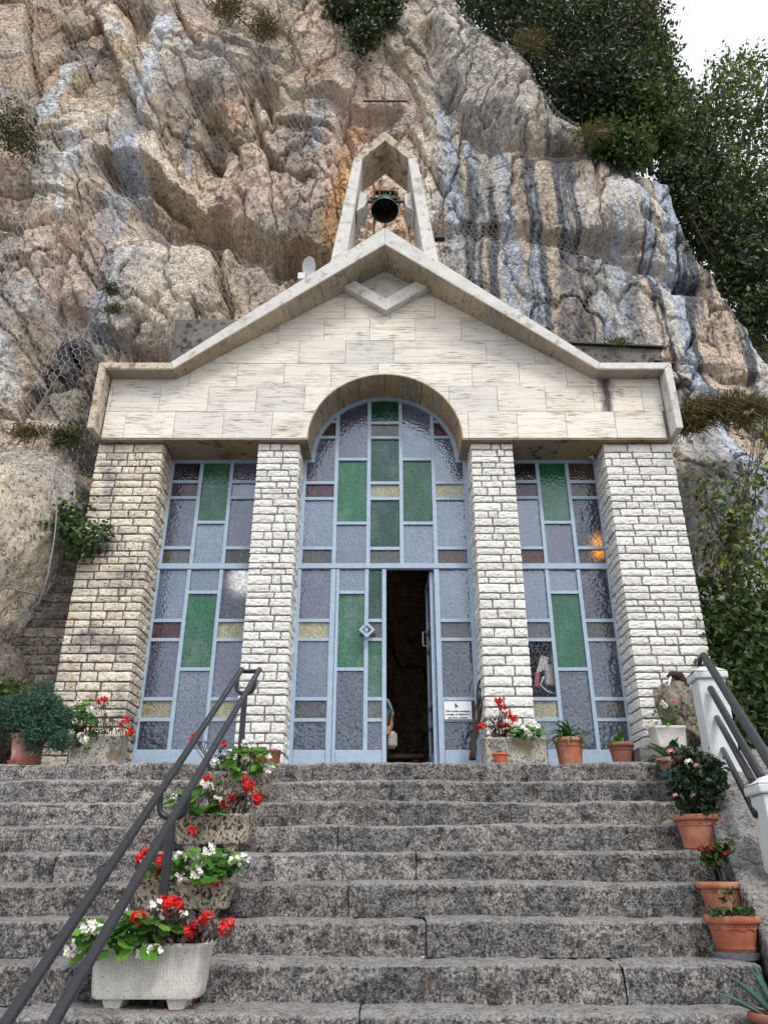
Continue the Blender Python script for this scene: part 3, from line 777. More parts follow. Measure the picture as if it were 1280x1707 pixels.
for i in range(15):
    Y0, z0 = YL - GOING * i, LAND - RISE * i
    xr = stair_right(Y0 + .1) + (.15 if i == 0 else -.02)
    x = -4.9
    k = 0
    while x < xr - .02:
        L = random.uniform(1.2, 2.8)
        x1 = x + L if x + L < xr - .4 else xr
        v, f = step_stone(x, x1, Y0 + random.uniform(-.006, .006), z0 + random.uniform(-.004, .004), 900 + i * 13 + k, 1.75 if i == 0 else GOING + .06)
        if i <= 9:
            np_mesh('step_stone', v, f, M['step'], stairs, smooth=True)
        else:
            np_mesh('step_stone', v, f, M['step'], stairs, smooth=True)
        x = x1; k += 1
b = MB()
for i in range(15):
    Y0, z0 = YL - GOING * i, LAND - RISE * i
    b.box(-4.9, stair_right(Y0) - .06, Y0 + .06, 8.2, z0 - RISE - .05, z0 - .05)
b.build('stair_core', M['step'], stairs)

# sloped cheek beside the stairs and the rough ground right of it
def cheek():
    nu, nv = 110, 60
    Ys = np.linspace(2.2, 6.45, nu); ws = np.linspace(0, 1, nv)
    Yg, Wg = np.meshgrid(Ys, ws, indexing='ij')
    zt = .68 + (Yg - 5.9) * .640
    zt = np.minimum(zt, .84)
    X0 = 2.235 - .225 * (5.9 - Yg)
    # first fifth of the width is the drop to the steps
    s = Wg
    Xg = X0 + np.clip(s - .15, 0, 1) / .85 * 1.5
    Zg = np.where(s < .15, zt - (0.15 - s) / .15 * .55, zt + .10 * (Xg - X0))
    n = fbm3(Xg * 5, Yg * 5, Zg * 5, 5, 71)
    n2 = fbm3(Xg * 22, Yg * 22, Zg * 22, 3, 72)
    Zg = Zg + np.where(s > .15, .035 * n + .012 * n2, 0)
    Xg = Xg + np.where(s <= .16, -.02 * n - .01 * n2, 0)
    return np_mesh('cheek_wall', np.stack([Xg, Yg, Zg], 2).reshape(-1, 3), grid_quads(nu, nv), M['cheek'], smooth=True)
tag(cheek(), 'sloping rough stone cheek wall along the right edge of the stairs', 'wall')
xs = np.concatenate([np.linspace(2.2, 8, 60), np.linspace(8.5, 40, 20)]); ys = np.linspace(0, 14, 80)
TX, TY = np.meshgrid(xs, ys, indexing='ij')
TZ = np.clip(.45 + (TY - 5.9) * .6, -1.7, .86 + .04 * np.clip(TY - 6.5, 0, 9)) + .25 * sstep(3.4, 5.5, TX) + .08 * fbm2(TX * 1.5, TY * 1.5, 4, 81)
TZ = np.where(TX < 2.2 + 1.2 + .22 * (TY - 5.9), np.minimum(TZ, .35 + (TY - 5.9) * .64), TZ)
TZ = np.where((TY > 6.35) & (TX < 3.6), .83 + .02 * fbm2(TX * 4, TY * 4, 3, 82), TZ)
o = np_mesh('terrain', np.stack([TX, TY, TZ], 2).reshape(-1, 3), grid_quads(len(xs), len(ys)), stone('earth bank', [(.3, (.03, .028, .02)), (.7, (.12, .105, .08))], 8, None, 1, .03, .95, 0), smooth=True)
tag(o, kind='structure')
xs = np.linspace(-40, -4.7, 60); ys = np.linspace(0, 14, 60)
TX, TY = np.meshgrid(xs, ys, indexing='ij')
TZ = np.clip(.2 + (TY - 5.9) * .6, -1.7, .9) + .1 * fbm2(TX, TY, 4, 83)
o = np_mesh('terrain', np.stack([TX, TY, TZ], 2).reshape(-1, 3), grid_quads(60, 60), o.data.materials[0], smooth=True)
tag(o, kind='structure')

# wooded hillside behind the right end of the cliff
xs = np.linspace(5.0, 45, 70); ys = np.linspace(9.6, 60, 90)
TX, TY = np.meshgrid(xs, ys, indexing='ij')
TZ = np.minimum((TY - 9.4) * 2.3 - 1.2, 12.5 + .25 * (TY - 15)) - .22 * np.clip(TX - 8, 0, 40) + .5 * fbm2(TX * .5, TY * .5, 4, 84)
o = np_mesh('hills', np.stack([TX, TY, TZ], 2).reshape(-1, 3), grid_quads(70, 90), stone('leaf litter', [(.3, (.012, .016, .008)), (.55, (.035, .045, .02)), (.75, (.07, .075, .035))], 5, None, 1, .05, .95, 0), smooth=True)
tag(o, kind='structure')

# ------------------------------------------------------------------ boulder by the left pillar
def rock_ball(name, c, r, seed, n=150, shear=0, mat='boulder', amp=1.0, colour=None):
    th = np.linspace(0, 2 * math.pi, n * 2 + 1); ph = np.linspace(.02, math.pi - .02, n)
    A_, B_ = np.meshgrid(th, ph, indexing='ij')
    x, y, z = np.sin(B_) * np.cos(A_), np.sin(B_) * np.sin(A_), np.cos(B_)
    # rounded box rather than an egg
    pw = 2.6
    q = (np.abs(x) ** pw + np.abs(y) ** pw + np.abs(z) ** pw) ** (1 / pw)
    x, y, z = x / q, y / q, z / q
    s = 1 + amp * (.16 * fbm3(x * 1.3 + seed, y * 1.3, z * 1.3, 4, seed) + .05 * fbm3(x * 5, y * 5, z * 5, 4, seed + 1) + .015 * fbm3(x * 18, y * 18, z * 18, 3, seed + 2))
    X, Y, Z = c[0] + x * r[0] * s + shear * z, c[1] + y * r[1] * s, c[2] + z * r[2] * s
    cc = np.zeros(X.shape + (4,)); cc[..., 3] = 1
    f = sstep(-.2, .35, fbm3(X * 1.4, Y * 1.4, Z * 1.1, 4, seed + 5))[..., None]
    a, b2 = colour or ((.42, .39, .35), (.60, .51, .39))
    cc[..., :3] = np.array(a) * (1 - f) + np.array(b2) * f
    return np_mesh(name, np.stack([X, Y, Z], 2).reshape(-1, 3), grid_quads(n * 2 + 1, n), M['rock'], smooth=True, color=cc.reshape(-1, 4))
o = rock_ball('boulder', (-4.35, 7.85, 3.0), (.92, .85, 1.32), 500, shear=.30)
tag(o, 'big rounded netted boulder leaning beside the left pillar', 'boulder')
# the netting carries on over the boulder
bv_ = np.zeros(len(o.data.vertices) * 3, dtype=np.float32); o.data.vertices.foreach_get('co', bv_); bv_ = bv_.reshape(-1, 3)
BG = np.full((60, 70), np.nan); bx_, bz_ = -5.7, 1.3
for (vx, vy, vz) in bv_[::2]:
    i_, j_ = int((vx - bx_) / .05), int((vz - bz_) / .05)
    if 0 <= i_ < 60 and 0 <= j_ < 70 and not (BG[i_, j_] <= vy): BG[i_, j_] = vy
ii, jj = np.meshgrid(np.arange(0, 40), np.arange(0, 52), indexing='ij')
qx = bx_ + (ii + .5 * (jj % 2)) * .072; qz = bz_ + jj * .075
def bnet(x, z):
    i_ = np.clip(((x - bx_) / .05).astype(int), 1, 58); j_ = np.clip(((z - bz_) / .05).astype(int), 1, 68)
    with np.errstate(all='ignore'):
        y = np.nanmean(np.stack([BG[i_ + a, j_ + b2] for a in (-1, 0, 1) for b2 in (-1, 0, 1)]), 0)
    return np.stack([x + .03 * (vn2(x * 11, z * 9, 311) - .5), y - .022, z + .04 * (vn2(x * 9, z * 12, 312) - .5)], -1)
tp_, ur_, lr_, ul_ = [bnet(qx + a, qz + b2).reshape(-1, 3) for a, b2 in ((0, .05), (.036, .025), (.036, -.025), (-.036, .025))]
A = np.concatenate([tp_, ur_, tp_]); B = np.concatenate([ur_, lr_, ul_])
ok = np.isfinite(A).all(1) & np.isfinite(B).all(1) & (np.linalg.norm(A - B, axis=1) < .12)
V, F = wires(A[ok], B[ok], .0030)
tag(np_mesh('wire_netting', V, F, M['wire']), 'hexagonal wire netting wrapped over the rounded boulder', 'netting', kind='stuff')
o2 = rock_ball('boulder', (-4.28, 7.62, 1.35), (.78, .5, .85), 520, n=90, shear=.1, colour=((.14, .12, .10), (.26, .21, .16)))  # shade of the dark crevice painted into this boulder's colour
tag(o2, 'dark boulder low behind the juniper pot, under the rounded boulder', 'boulder')
# ================================================================== CHAPEL
chapel = thing('chapel', 'small travertine fronted chapel with gable, arch and stained glass built into the cliff', 'chapel', (CX, YG, LAND))
ZB = 4.377                                # underside of the gable wall
RA = .862                                 # arch radius
def arch_z(x, r=RA):
    d = r * r - (x - CX) ** 2
    return ZB + math.sqrt(d) if d > 0 else ZB
def gable_z(x):
    a = abs(x - CX)
    return 5.21 if a > 2.41 else 5.21 + (2.41 - a) * (6.93 - 5.21) / 2.41
def strips(mb, x0, x1, z0, z1, y0, y1, hole=True, roof=True, r=RA, extra=(), dome=False):
    cut = {x0, x1}
    for k in (-2.41, 0, 2.41):
        if x0 < k + CX < x1: cut.add(k + CX)
    for k in range(0, 57):
        k2 = CX - r * math.cos(math.pi * k / 56)
        if x0 < k2 < x1: cut.add(k2)
    if roof:
        for z in (z0, z1):
            if 5.21 < z < 6.93:
                a_ = 2.41 - (z - 5.21) * 2.41 / 1.72
                for k in (CX - a_, CX + a_):
                    if x0 < k < x1: cut.add(k)
    cut = sorted(cut)
    made = False
    for a, b2 in zip(cut[:-1], cut[1:]):
        if b2 - a < 1e-5: continue
        lo = [max(z0, arch_z(k, r)) if hole else z0 for k in (a, b2)]
        hi = [min(z1, gable_z(k)) if roof else z1 for k in (a, b2)]
        if dome: hi = [min(h_, arch_z(k, r)) for h_, k in zip(hi, (a, b2))]
        if hi[0] <= lo[0] + 1e-4 and hi[1] <= lo[1] + 1e-4: continue
        hi = [max(h_, l) for h_, l in zip(hi, lo)]
        mb.prism([(a, lo[0]), (b2, lo[1]), (b2, hi[1]), (a, hi[0])], y0, y1); made = True
    return made
b = MB(); strips(b, CX - 3.13, CX + 3.13, ZB, 9, YG + .016, 7.90)
b.build('gable_wall', M['mortar_light'], chapel)
# travertine slabs in courses, each its own piece
rows = [ZB + .002, 4.725, 5.06]
while rows[-1] < 7.1: rows.append(rows[-1] + .325)
row_off = [-2.90, -3.10, -2.80, -2.62, -2.90, -2.68, -2.85, -2.6, -2.75, -2.6]
for rI in range(len(rows) - 1):
    z0, z1 = rows[rI], rows[rI + 1]
    x = CX + row_off[rI] - .54 * 2
    while x < CX + 3.13:
        L = random.choice([.54, .54, .54, .54, .56, 1.08]) if rI > 1 else .545
        a, b2 = max(x, CX - 3.13), min(x + L, CX + 3.13)
        x += L
        if b2 - a < .03: continue
        mb = MB()
        yo = random.uniform(-.003, .003)
        if strips(mb, a + .0022, b2 - .0022, z0 + .0022, z1 - .0022, YG + yo, YG + .014 + yo):
            stained = (rI in (1, 2) and 2.05 < (a + b2) / 2 < 2.75)
            mb.build('travertine_slab', M['trav_stained'] if stained else M['trav'], chapel)
# arch lining, in curved pieces, and soffit slabs over the windows
NA = 18
for k in range(NA):
    mb = MB(); t0, t1 = math.pi * k / NA + .002, math.pi * (k + 1) / NA - .002
    pts = []
    for q in range(4):
        t = t0 + (t1 - t0) * q / 3; pts.append((CX - (RA - .012) * math.cos(t), ZB + (RA - .012) * math.sin(t)))
    for q in range(3, -1, -1):
        t = t0 + (t1 - t0) * q / 3; pts.append((CX - (RA + .004) * math.cos(t), ZB + (RA + .004) * math.sin(t)))
    for q in range(3): mb.prism([pts[q], pts[q + 1], pts[6 - q], pts[7 - q]], YG + .003, 7.84)
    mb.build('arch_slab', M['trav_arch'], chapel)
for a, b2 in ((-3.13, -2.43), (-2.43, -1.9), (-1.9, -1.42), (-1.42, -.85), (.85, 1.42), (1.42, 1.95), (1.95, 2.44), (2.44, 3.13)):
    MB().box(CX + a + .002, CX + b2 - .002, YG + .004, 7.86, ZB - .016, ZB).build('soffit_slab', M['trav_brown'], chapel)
# projecting rim along the roof line
XO, ZO = 3.226, 5.257
def seg(name, poly, mat, y0=YR, y1=7.62):
    mb = MB(); mb.prism([(CX + x, z) for x, z in poly], y0, y1); o = mb.build(name, mat, chapel)
    bv = o.modifiers.new('edge', 'BEVEL'); bv.width = .008; bv.segments = 2; bv.limit_method = 'ANGLE'
    return o
ZLO = PZ(713, YR)
YPK = 6.87
ZPI, ZPO = T(407) * YPK, T(379) * YPK
for sgn in (-1, 1):
    S = lambda pts: [(sgn * x, z) for x, z in pts]
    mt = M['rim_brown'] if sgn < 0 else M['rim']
    seg('roof_rim', S([(XO, ZLO), (XO - .075, ZLO), (XO - .088, ZO - .092), (XO, ZO - .003)]), mt)
    seg('roof_rim', S([(XO, ZO), (XO - .088, ZO - .088), (2.385, ZO - .088), (2.425, ZO)]), mt)
    # the sloping rim leans out further and further towards the peak
    pf = [(2.422, YR - .001, ZO + .002), (2.382, YR - .001, ZO - .09), (.001, YPK, ZPI), (.001, YPK, ZPO)]
    pb = [(x, 7.62, z) for x, _, z in pf]
    mb = MB(); mb.add([(CX + sgn * x, y, z) for x, y, z in pf + pb], [(0, 1, 2, 3), (7, 6, 5, 4), (0, 4, 5, 1), (1, 5, 6, 2), (2, 6, 7, 3), (3, 7, 4, 0)])
    o = mb.build('roof_rim', M['rim'], chapel)
    bv = o.modifiers.new('edge', 'BEVEL'); bv.width = .008; bv.segments = 2; bv.limit_method = 'ANGLE'
    # darker brown underside slabs: two on the slope, one on the level arm, one upright inside
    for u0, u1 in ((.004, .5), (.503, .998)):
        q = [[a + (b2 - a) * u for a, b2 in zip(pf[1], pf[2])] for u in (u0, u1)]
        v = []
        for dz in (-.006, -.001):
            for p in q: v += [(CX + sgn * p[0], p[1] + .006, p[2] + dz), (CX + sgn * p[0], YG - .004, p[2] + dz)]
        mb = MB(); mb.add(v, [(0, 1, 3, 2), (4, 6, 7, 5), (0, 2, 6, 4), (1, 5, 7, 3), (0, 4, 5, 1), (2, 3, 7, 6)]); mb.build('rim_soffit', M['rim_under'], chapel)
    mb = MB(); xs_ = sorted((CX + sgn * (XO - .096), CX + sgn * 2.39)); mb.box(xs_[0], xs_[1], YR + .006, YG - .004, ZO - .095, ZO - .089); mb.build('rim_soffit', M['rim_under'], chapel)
# pointed ornament of two bars under the peak
D = [P(x, y, 7.215) for x, y in ((567, 474), (582, 462), (643, 497), (702, 463), (719, 475), (643, 517))]
for ids in ((0, 1, 2, 5), (5, 2, 3, 4)):
    mb = MB(); mb.prism([(D[i][0], D[i][2]) for i in ids], 7.215, YG + .002)
    o = mb.build('ornament_bar', M['rim'], chapel)
    bv = o.modifiers.new('edge', 'BEVEL'); bv.width = .006; bv.segments = 2; bv.limit_method = 'ANGLE'
# roof plates running back to the rock, flat side blocks, side walls
for sgn in (-1, 1):
    mb = MB(); mb.prism([(CX + sgn * 2.42, 5.20), (CX + sgn * 2.42, 5.08), (CX, 6.78), (CX, 6.96)], 7.6, 9.6); mb.build('roof', M['concrete'], chapel)
    mb = MB(); mb.box(min(CX + sgn * 2.42, CX + sgn * 3.2), max(CX + sgn * 2.42, CX + sgn * 3.2), 7.6, 9.4, 5.06, 5.21); mb.build('roof', M['concrete'], chapel)
    mb = MB(); mb.box(min(CX + sgn * 3.05, CX + sgn * 3.16), max(CX + sgn * 3.05, CX + sgn * 3.16), 7.87, 9.6, .8, 5.06); mb.build('side_wall', M['concrete'], chapel)
xl = PX(293, 531, 7.9); zl = PZ(531, 7.9)
mb = MB(); mb.box(xl, -.9, 7.9, 9.3, 5.22, zl, .02); mb.build('side_block', M['concrete'], chapel)
xr = PX(1100, 580, 7.85); zr = PZ(580, 7.85)
mb = MB(); mb.prism([(.9, 5.22), (xr - .12, 5.22), (xr - .12, zr - .19), (xr, zr - .19), (xr, zr - .02), (.9, zr + .12)], 7.85, 9.4); mb.build('side_block', M['concrete'], chapel)
mb = MB(); mb.prism([(.9, zr + .122), (xr + .03, zr - .018), (xr + .03, zr + .004), (.9, zr + .146)], 7.80, 9.4); mb.build('flashing', M['black_iron'], chapel)
MB().box(xr - .115, xr - .01, 7.95, 8.6, 5.22, zr - .19).build('gutter_box', M['black_iron'], chapel)
MB().box(-3.1, 3.1, 7.86, 11.8, LAND - .2, LAND - .012).build('cave_floor', M['step'], chapel)

# ------------------------------------------------------------------ bell gable
YT0, YT1 = 7.25, 7.80
def tp(x, y, Y=YT0): q = P(x, y, Y); return (q[0], q[2])
oL, oA, oR, iL, iA, iR = tp(590, 262), tp(642, 219), tp(695, 262), tp(604, 264), tp(642, 234), tp(680, 264)
bL, cL, bR, cR = tp(551, 434), tp(579, 417), tp(731, 434), tp(705, 418)
def ext(a, b2, k=1.25): return (a[0] + (b2[0] - a[0]) * k, a[1] + (b2[1] - a[1]) * k)
tower = bpy.data.objects.new('bell_gable', None); link(tower, chapel); tower.location = Vector((CX, YT0, 6.4)) - wloc(chapel)
for poly in ([oL, iL, ext(iL, cL), ext(oL, bL)], [iR, oR, ext(oR, bR), ext(iR, cR)]):
    mb = MB(); mb.prism([(x, z - .002) for x, z in poly], YT0, YT1); o = mb.build('leg', M['rim'], tower)
    bv = o.modifiers.new('edge', 'BEVEL'); bv.width = .008; bv.segments = 2; bv.limit_method = 'ANGLE'
mb = MB(); mb.prism([oL, oA, iA, iL], YT0, YT1); mb.prism([oA, oR, iR, iA], YT0, YT1)
o = mb.build('cap', M['rim_brown'], tower)
for k, poly in enumerate(([(600, 318), (612, 323), (612, 334), (607, 344), (594.6, 351.5)], [(684, 320), (674, 324), (674, 334), (677.5, 344), (690.6, 351.5)])):
    mb = MB(); mb.prism([tp(x, y, 7.36) for x, y in poly], 7.36, 7.66); mb.build('bracket', M['rim'], tower)

# bell with its yoke
YB = 7.50
bc = P(641.5, 358, YB)
bell = thing('bell', 'green bronze bell hanging in the concrete bell gable', 'bell', (bc[0], YB, bc[2]))
r0 = .178
prof = [(r0, 0), (r0 * 1.02, .012), (r0 * .93, .03), (r0 * .80, .07), (r0 * .68, .12), (r0 * .61, .17), (r0 * .57, .215), (r0 * .50, .24), (r0 * .30, .255), (.001, .26)]
BT = Matrix.Translation(Vector((bc[0], YB, bc[2] + .27))) @ Matrix.Rotation(R(-13), 4, 'X') @ Matrix.Translation(-Vector((bc[0], YB, bc[2] + .27)))      # caught mid-swing, mouth towards the steps
def tip(mb): mb.v = [tuple(BT @ Vector(p)) for p in mb.v]
mb = MB(); mb.lathe(prof, (bc[0], YB, bc[2]), 48)
tip(mb); mb.build('bell_body', M['bell'], bell, smooth=True)
prof = [(r0 * .985, .001), (r0 * .85, .03), (r0 * .72, .085), (r0 * .60, .13), (r0 * .52, .19), (r0 * .4, .225), (.001, .235)]
mb = MB(); mb.lathe(prof, (bc[0], YB, bc[2]), 40); tip(mb); mb.build('bell_inside', M['bell_dark'], bell, smooth=True)
mb = MB(); mb.lathe([(.002, .02), (.016, .03), (.02, .05), (.012, .075), (.007, .10), (.007, .225)], (bc[0], YB, bc[2]), 14); tip(mb); mb.build('clapper', M['bell_dark'], bell, smooth=True)
yk = MB(); zt = bc[2] + .27
yk.box(bc[0] - .085, bc[0] - .055, YB - .03, YB + .03, zt - .02, zt + .13, .005); yk.box(bc[0] + .055, bc[0] + .085, YB - .03, YB + .03, zt - .02, zt + .13, .005)
yk.box(bc[0] - .13, bc[0] + .13, YB - .035, YB + .035, zt + .12, zt + .15, .006)
yk.box(bc[0] - .025, bc[0] - .008, YB - .02, YB + .02, zt - .03, zt + .12); yk.box(bc[0] + .008, bc[0] + .025, YB - .02, YB + .02, zt - .03, zt + .12)
yk.box(bc[0] - .20, bc[0] - .05, YB - .025, YB + .025, zt + .0, zt + .035, .004); yk.box(bc[0] + .05, bc[0] + .20, YB - .025, YB + .025, zt + .0, zt + .035, .004)
yk.tube([(bc[0] - .26, YB, zt - .035), (bc[0] + .26, YB, zt - .035)], .016, 10)
yk.box(bc[0] - .20, bc[0] - .165, YB - .02, YB + .02, zt - .05, zt + .03); yk.box(bc[0] + .165, bc[0] + .20, YB - .02, YB + .02, zt - .05, zt + .03)
yk.box(bc[0] - .28, bc[0] - .245, YB - .04, YB + .04, zt - .09, zt + .01); yk.box(bc[0] + .245, bc[0] + .28, YB - .04, YB + .04, zt - .09, zt + .01)
yk.build('yoke', M['black_iron'], bell)
MB().box(bc[0] - .155, bc[0] - .13, YB - .012, YB + .012, bc[2] - .42, zt + .02).build('bell_lever', M['black_iron'], bell)
# cross on the peak
c0 = P(642, 219, 7.5); c1 = P(641.5, 140, 7.5); ca = P(641.5, 168.5, 7.5)
cross = thing('iron_cross', 'thin rusty iron cross standing on top of the bell gable', 'cross', (c0[0], 7.5, c0[2] - .05))
MB().box(c0[0] - .010, c0[0] + .010, 7.49, 7.51, c0[2] - .12, c1[2]).build('upright', M['black_iron'], cross)
MB().box(PX(605, 168.5, 7.5), PX(678, 168.5, 7.5), 7.487, 7.489 + .02, ca[2] - .010, ca[2] + .010).build('crossbar', M['black_iron'], cross)

# ------------------------------------------------------------------ brick pillars
def brick_proto(seed):
    rg = random.Random(seed)
    nx, nz = 7, 4
    v = []; f = []
    for j in range(nz + 1):
        for i in range(nx + 1):
            u, w = i / nx - .5, j / nz - .5
            edge = (i in (0, nx)) or (j in (0, nz))
            y = -.5 + (rg.uniform(.015, .07) if edge else rg.uniform(-.05, .035))
            if edge: u *= 1 - rg.uniform(0, .06) ; w *= 1 - rg.uniform(0, .14)
            elif 0 < i < nx: u += rg.uniform(-.03, .03); w += rg.uniform(-.06, .06)
            v.append((u, y, w))
    nb = len(v)
    ring = [i for i in range(nx + 1)] + [(j * (nx + 1) + nx) for j in range(1, nz + 1)] + [nz * (nx + 1) + i for i in range(nx - 1, -1, -1)] + [j * (nx + 1) for j in range(nz - 1, 0, -1)]
    for i in range(nx):
        for j in range(nz):
            a = j * (nx + 1) + i; q = (a, a + 1, a + nx + 2, a + nx + 1)
            if rg.random() < .5: f += [(q[0], q[1], q[2]), (q[0], q[2], q[3])]
            else: f += [(q[0], q[1], q[3]), (q[1], q[2], q[3])]
    for k in ring: v.append((v[k][0], .5, v[k][2]))
    n = len(ring)
    for k in range(n): f.append((ring[k], nb + k, nb + (k + 1) % n, ring[(k + 1) % n]))
    me = bpy.data.meshes.new('brick'); me.from_pydata(v, [], f); me.update()
    import bmesh
    bm = bmesh.new(); bm.from_mesh(me); bmesh.ops.recalc_face_normals(bm, faces=bm.faces); bm.to_mesh(me); bm.free()
    return me
BR = {}
for key in ('brick_white', 'brick_ochre', 'brick_dark'):
    BR[key] = []
    for s in range(14):
        me = brick_proto(s + 1); me.materials.append(M[key]); BR[key].append(me)
def put_brick(key, parent, x0, x1, z0, z1, yf, side=0, dep=.10):
    """front brick (side 0) or one on a side face looking +x / -x; x0..x1 runs along the face"""
    o = bpy.data.objects.new('brick', random.choice(BR[key])); COL.objects.link(o); o.parent = parent
    jy = random.uniform(-.007, .007)
    g_ = .006
    if side == 0: loc = ((x0 + x1) / 2, yf + dep / 2 + jy, (z0 + z1) / 2)
    else: loc = (yf - side * (dep / 2 + jy), (x0 + x1) / 2, (z0 + z1) / 2)
    o.location = Vector(loc) - wloc(parent)
    o.rotation_euler = (0, 0, 0 if side == 0 else (math.pi / 2 if side > 0 else -math.pi / 2))
    o.scale = (x1 - x0 - 2 * g_, dep, (z1 - z0) - 2 * g_)
def split(a, b2, lens, rnd=.03):
    out = [a]; x = a
    while True:
        L = random.choice(lens) + random.uniform(-rnd, rnd)
        if x + L > b2 - .07: break
        x += L; out.append(x)
    out.append(b2)
    if len(out) > 2 and out[-1] - out[-2] > .34: out.insert(-1, (out[-1] + out[-2]) / 2)
    return out
def pillar(name, label, x0, x1, inner, key, mort, z1=ZB - .018):
    root = thing(name, label, 'pillar', ((x0 + x1) / 2, YP, LAND), 'split stone pillars of the chapel front')
    MB().box(x0 + .016, x1 - .016, YP + .016, 7.87, LAND - .02, z1).build('mortar_core', M[mort], root)
    z = LAND; par = 0
    xi = x1 if inner > 0 else x0
    while z < z1 - .03:
        h = random.choice([.066, .078, .086, .092, .102])
        if z + h > z1 - .05: h = z1 - z
        par ^= 1
        cd = .30 if par else .13                      # corner stone turns the corner
        xs = split(x0, x1, [.10, .16, .21, .25, .29])
        for a, b2 in zip(xs[:-1], xs[1:]):
            corner = (b2 == x1) if inner > 0 else (a == x0)
            put_brick(key, root, a, b2, z, z + h, YP, 0, .12)
        ys = split(YP + .03, 7.86, [.14, .22, .27])
        for a, b2 in zip(ys[:-1], ys[1:]): put_brick(key, root, a, b2, z, z + h, xi, inner, .10)
        z += h
    return root
pillar('stone_pillar', 'cream split stone pillar at the far left under the gable', -3.17, -2.436, 1, 'brick_ochre', 'mortar')
pillar('stone_pillar', 'narrow white stone pillar between left window and doors', -1.40, -.93, 1, 'brick_white', 'mortar_light')
pillar('stone_pillar', 'narrow white stone pillar between doors and right window', .955, 1.43, -1, 'brick_white', 'mortar_light')
pillar('stone_pillar', 'wide white stone pillar at the right beside the bushes', 2.425, 3.19, -1, 'brick_white', 'mortar_light')
sw = thing('side_brick_wall', 'stained stone wall painted shade-dark, set back between left pillar and boulder', 'wall', (-3.8, 7.6, LAND))
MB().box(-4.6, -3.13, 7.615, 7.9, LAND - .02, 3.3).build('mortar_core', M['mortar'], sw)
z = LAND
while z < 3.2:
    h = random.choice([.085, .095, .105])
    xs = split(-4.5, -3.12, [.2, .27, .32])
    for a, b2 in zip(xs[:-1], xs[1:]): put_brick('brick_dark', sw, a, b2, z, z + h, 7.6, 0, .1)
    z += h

# ------------------------------------------------------------------ glazing
def Zw(py): return PZ(py, YW)
ZT = Zw(945.5); ZTOP = ZB - .016; ZSILL = Zw(1252)
def empty(name, loc, parent):
    o = bpy.data.objects.new(name, None); o.empty_display_size = .1; link(o, parent); o.location = Vector(loc) - wloc(parent); return o
FW, BW = .042, .034
def glazed(win, frame_mb, xs, cols, z0, z1, dome=False, yf=YW - .022, dep=.05):
    """xs column edges, cols[i] = (list of break heights from the top down, pane keys)"""
    for i, (br, keys) in enumerate(cols):
        a, b2 = xs[i] + FW / 2, xs[i + 1] - FW / 2
        zz = [z1] + list(br) + [z0]
        for j, kx in enumerate(keys):
            zt_, zb_ = zz[j] - (BW / 2 if j else FW / 2), zz[j + 1] + (BW / 2 if j < len(keys) - 1 else 0.004)
            if j:
                strips(frame_mb, a - .004, b2 + .004, zz[j] - BW / 2, zz[j] + BW / 2, yf + .003, yf + dep - .003, hole=False, roof=False, r=RA - .05, dome=dome)
            if kx is None: continue
            mb = MB()
            if strips(mb, a - .006, b2 + .006, zb_ - .006, zt_ + .006, YW + .006, YW + .012, hole=False, roof=False, r=RA - .045, dome=dome):
                mb.build('pane', GL[kx], win)
UB = {1: [Zw(804), Zw(830.5), Zw(914), ], 2: [Zw(871.5)]}
LB = {1: [Zw(1035), Zw(1067), Zw(1165.5), Zw(1200)], 2: [Zw(988), Zw(1116)]}
def side_window(label_w, x0, x1, keysU, keysL):
    w = empty('stained_glass_window', ((x0 + x1) / 2, YW, LAND), chapel)
    w['label'] = label_w
    xs = [x0 + (x1 - x0) * k / 3 for k in range(4)]
    fr = MB()
    zl_, zu = ZT - .03, ZT + .02
    for k, x in enumerate(xs):
        hw_ = FW / 2 if k in (1, 2) else FW * .7
        fr.box(x - hw_, x + hw_, YW - .022, YW + .028, zu + .015, ZTOP, .004)
        fr.box(x - hw_ - .006, x + hw_ - .006, YW - .022, YW + .028, ZSILL, zl_ - .003, .004)
    fr.box(x0 - .03, x1 + .03, YW - .03, YW + .03, ZT - .03, ZT + .035, .004)
    fr.box(x0 - .03, x1 + .03, YW - .026, YW + .03, LAND, ZSILL + .01, .004)
    fr.box(x0 - .03, x1 + .03, YW - .024, YW + .03, ZTOP - .035, ZTOP + .002, .003)
    glazed(w, fr, xs, [(UB[1], keysU[0]), (UB[2], keysU[1]), (UB[1], keysU[2])], zu, ZTOP - .015)
    glazed(w, fr, [x - .006 for x in xs], [(LB[1], keysL[0]), (LB[2], keysL[1]), (LB[1], keysL[2])], ZSILL, zl_ + .02)
    fr.build('frame', M['paint'], w)
side_window('left tall window', -2.44, -1.40, ['DRPK', 'GB', 'PBPV'], ['BRPYS', 'BGL', 'WYPYL'])
side_window('right tall window', 1.42, 2.44, ['DRBR', 'GP', 'OOWV'], ['BKCYL', 'BGS', 'WKSKS'])
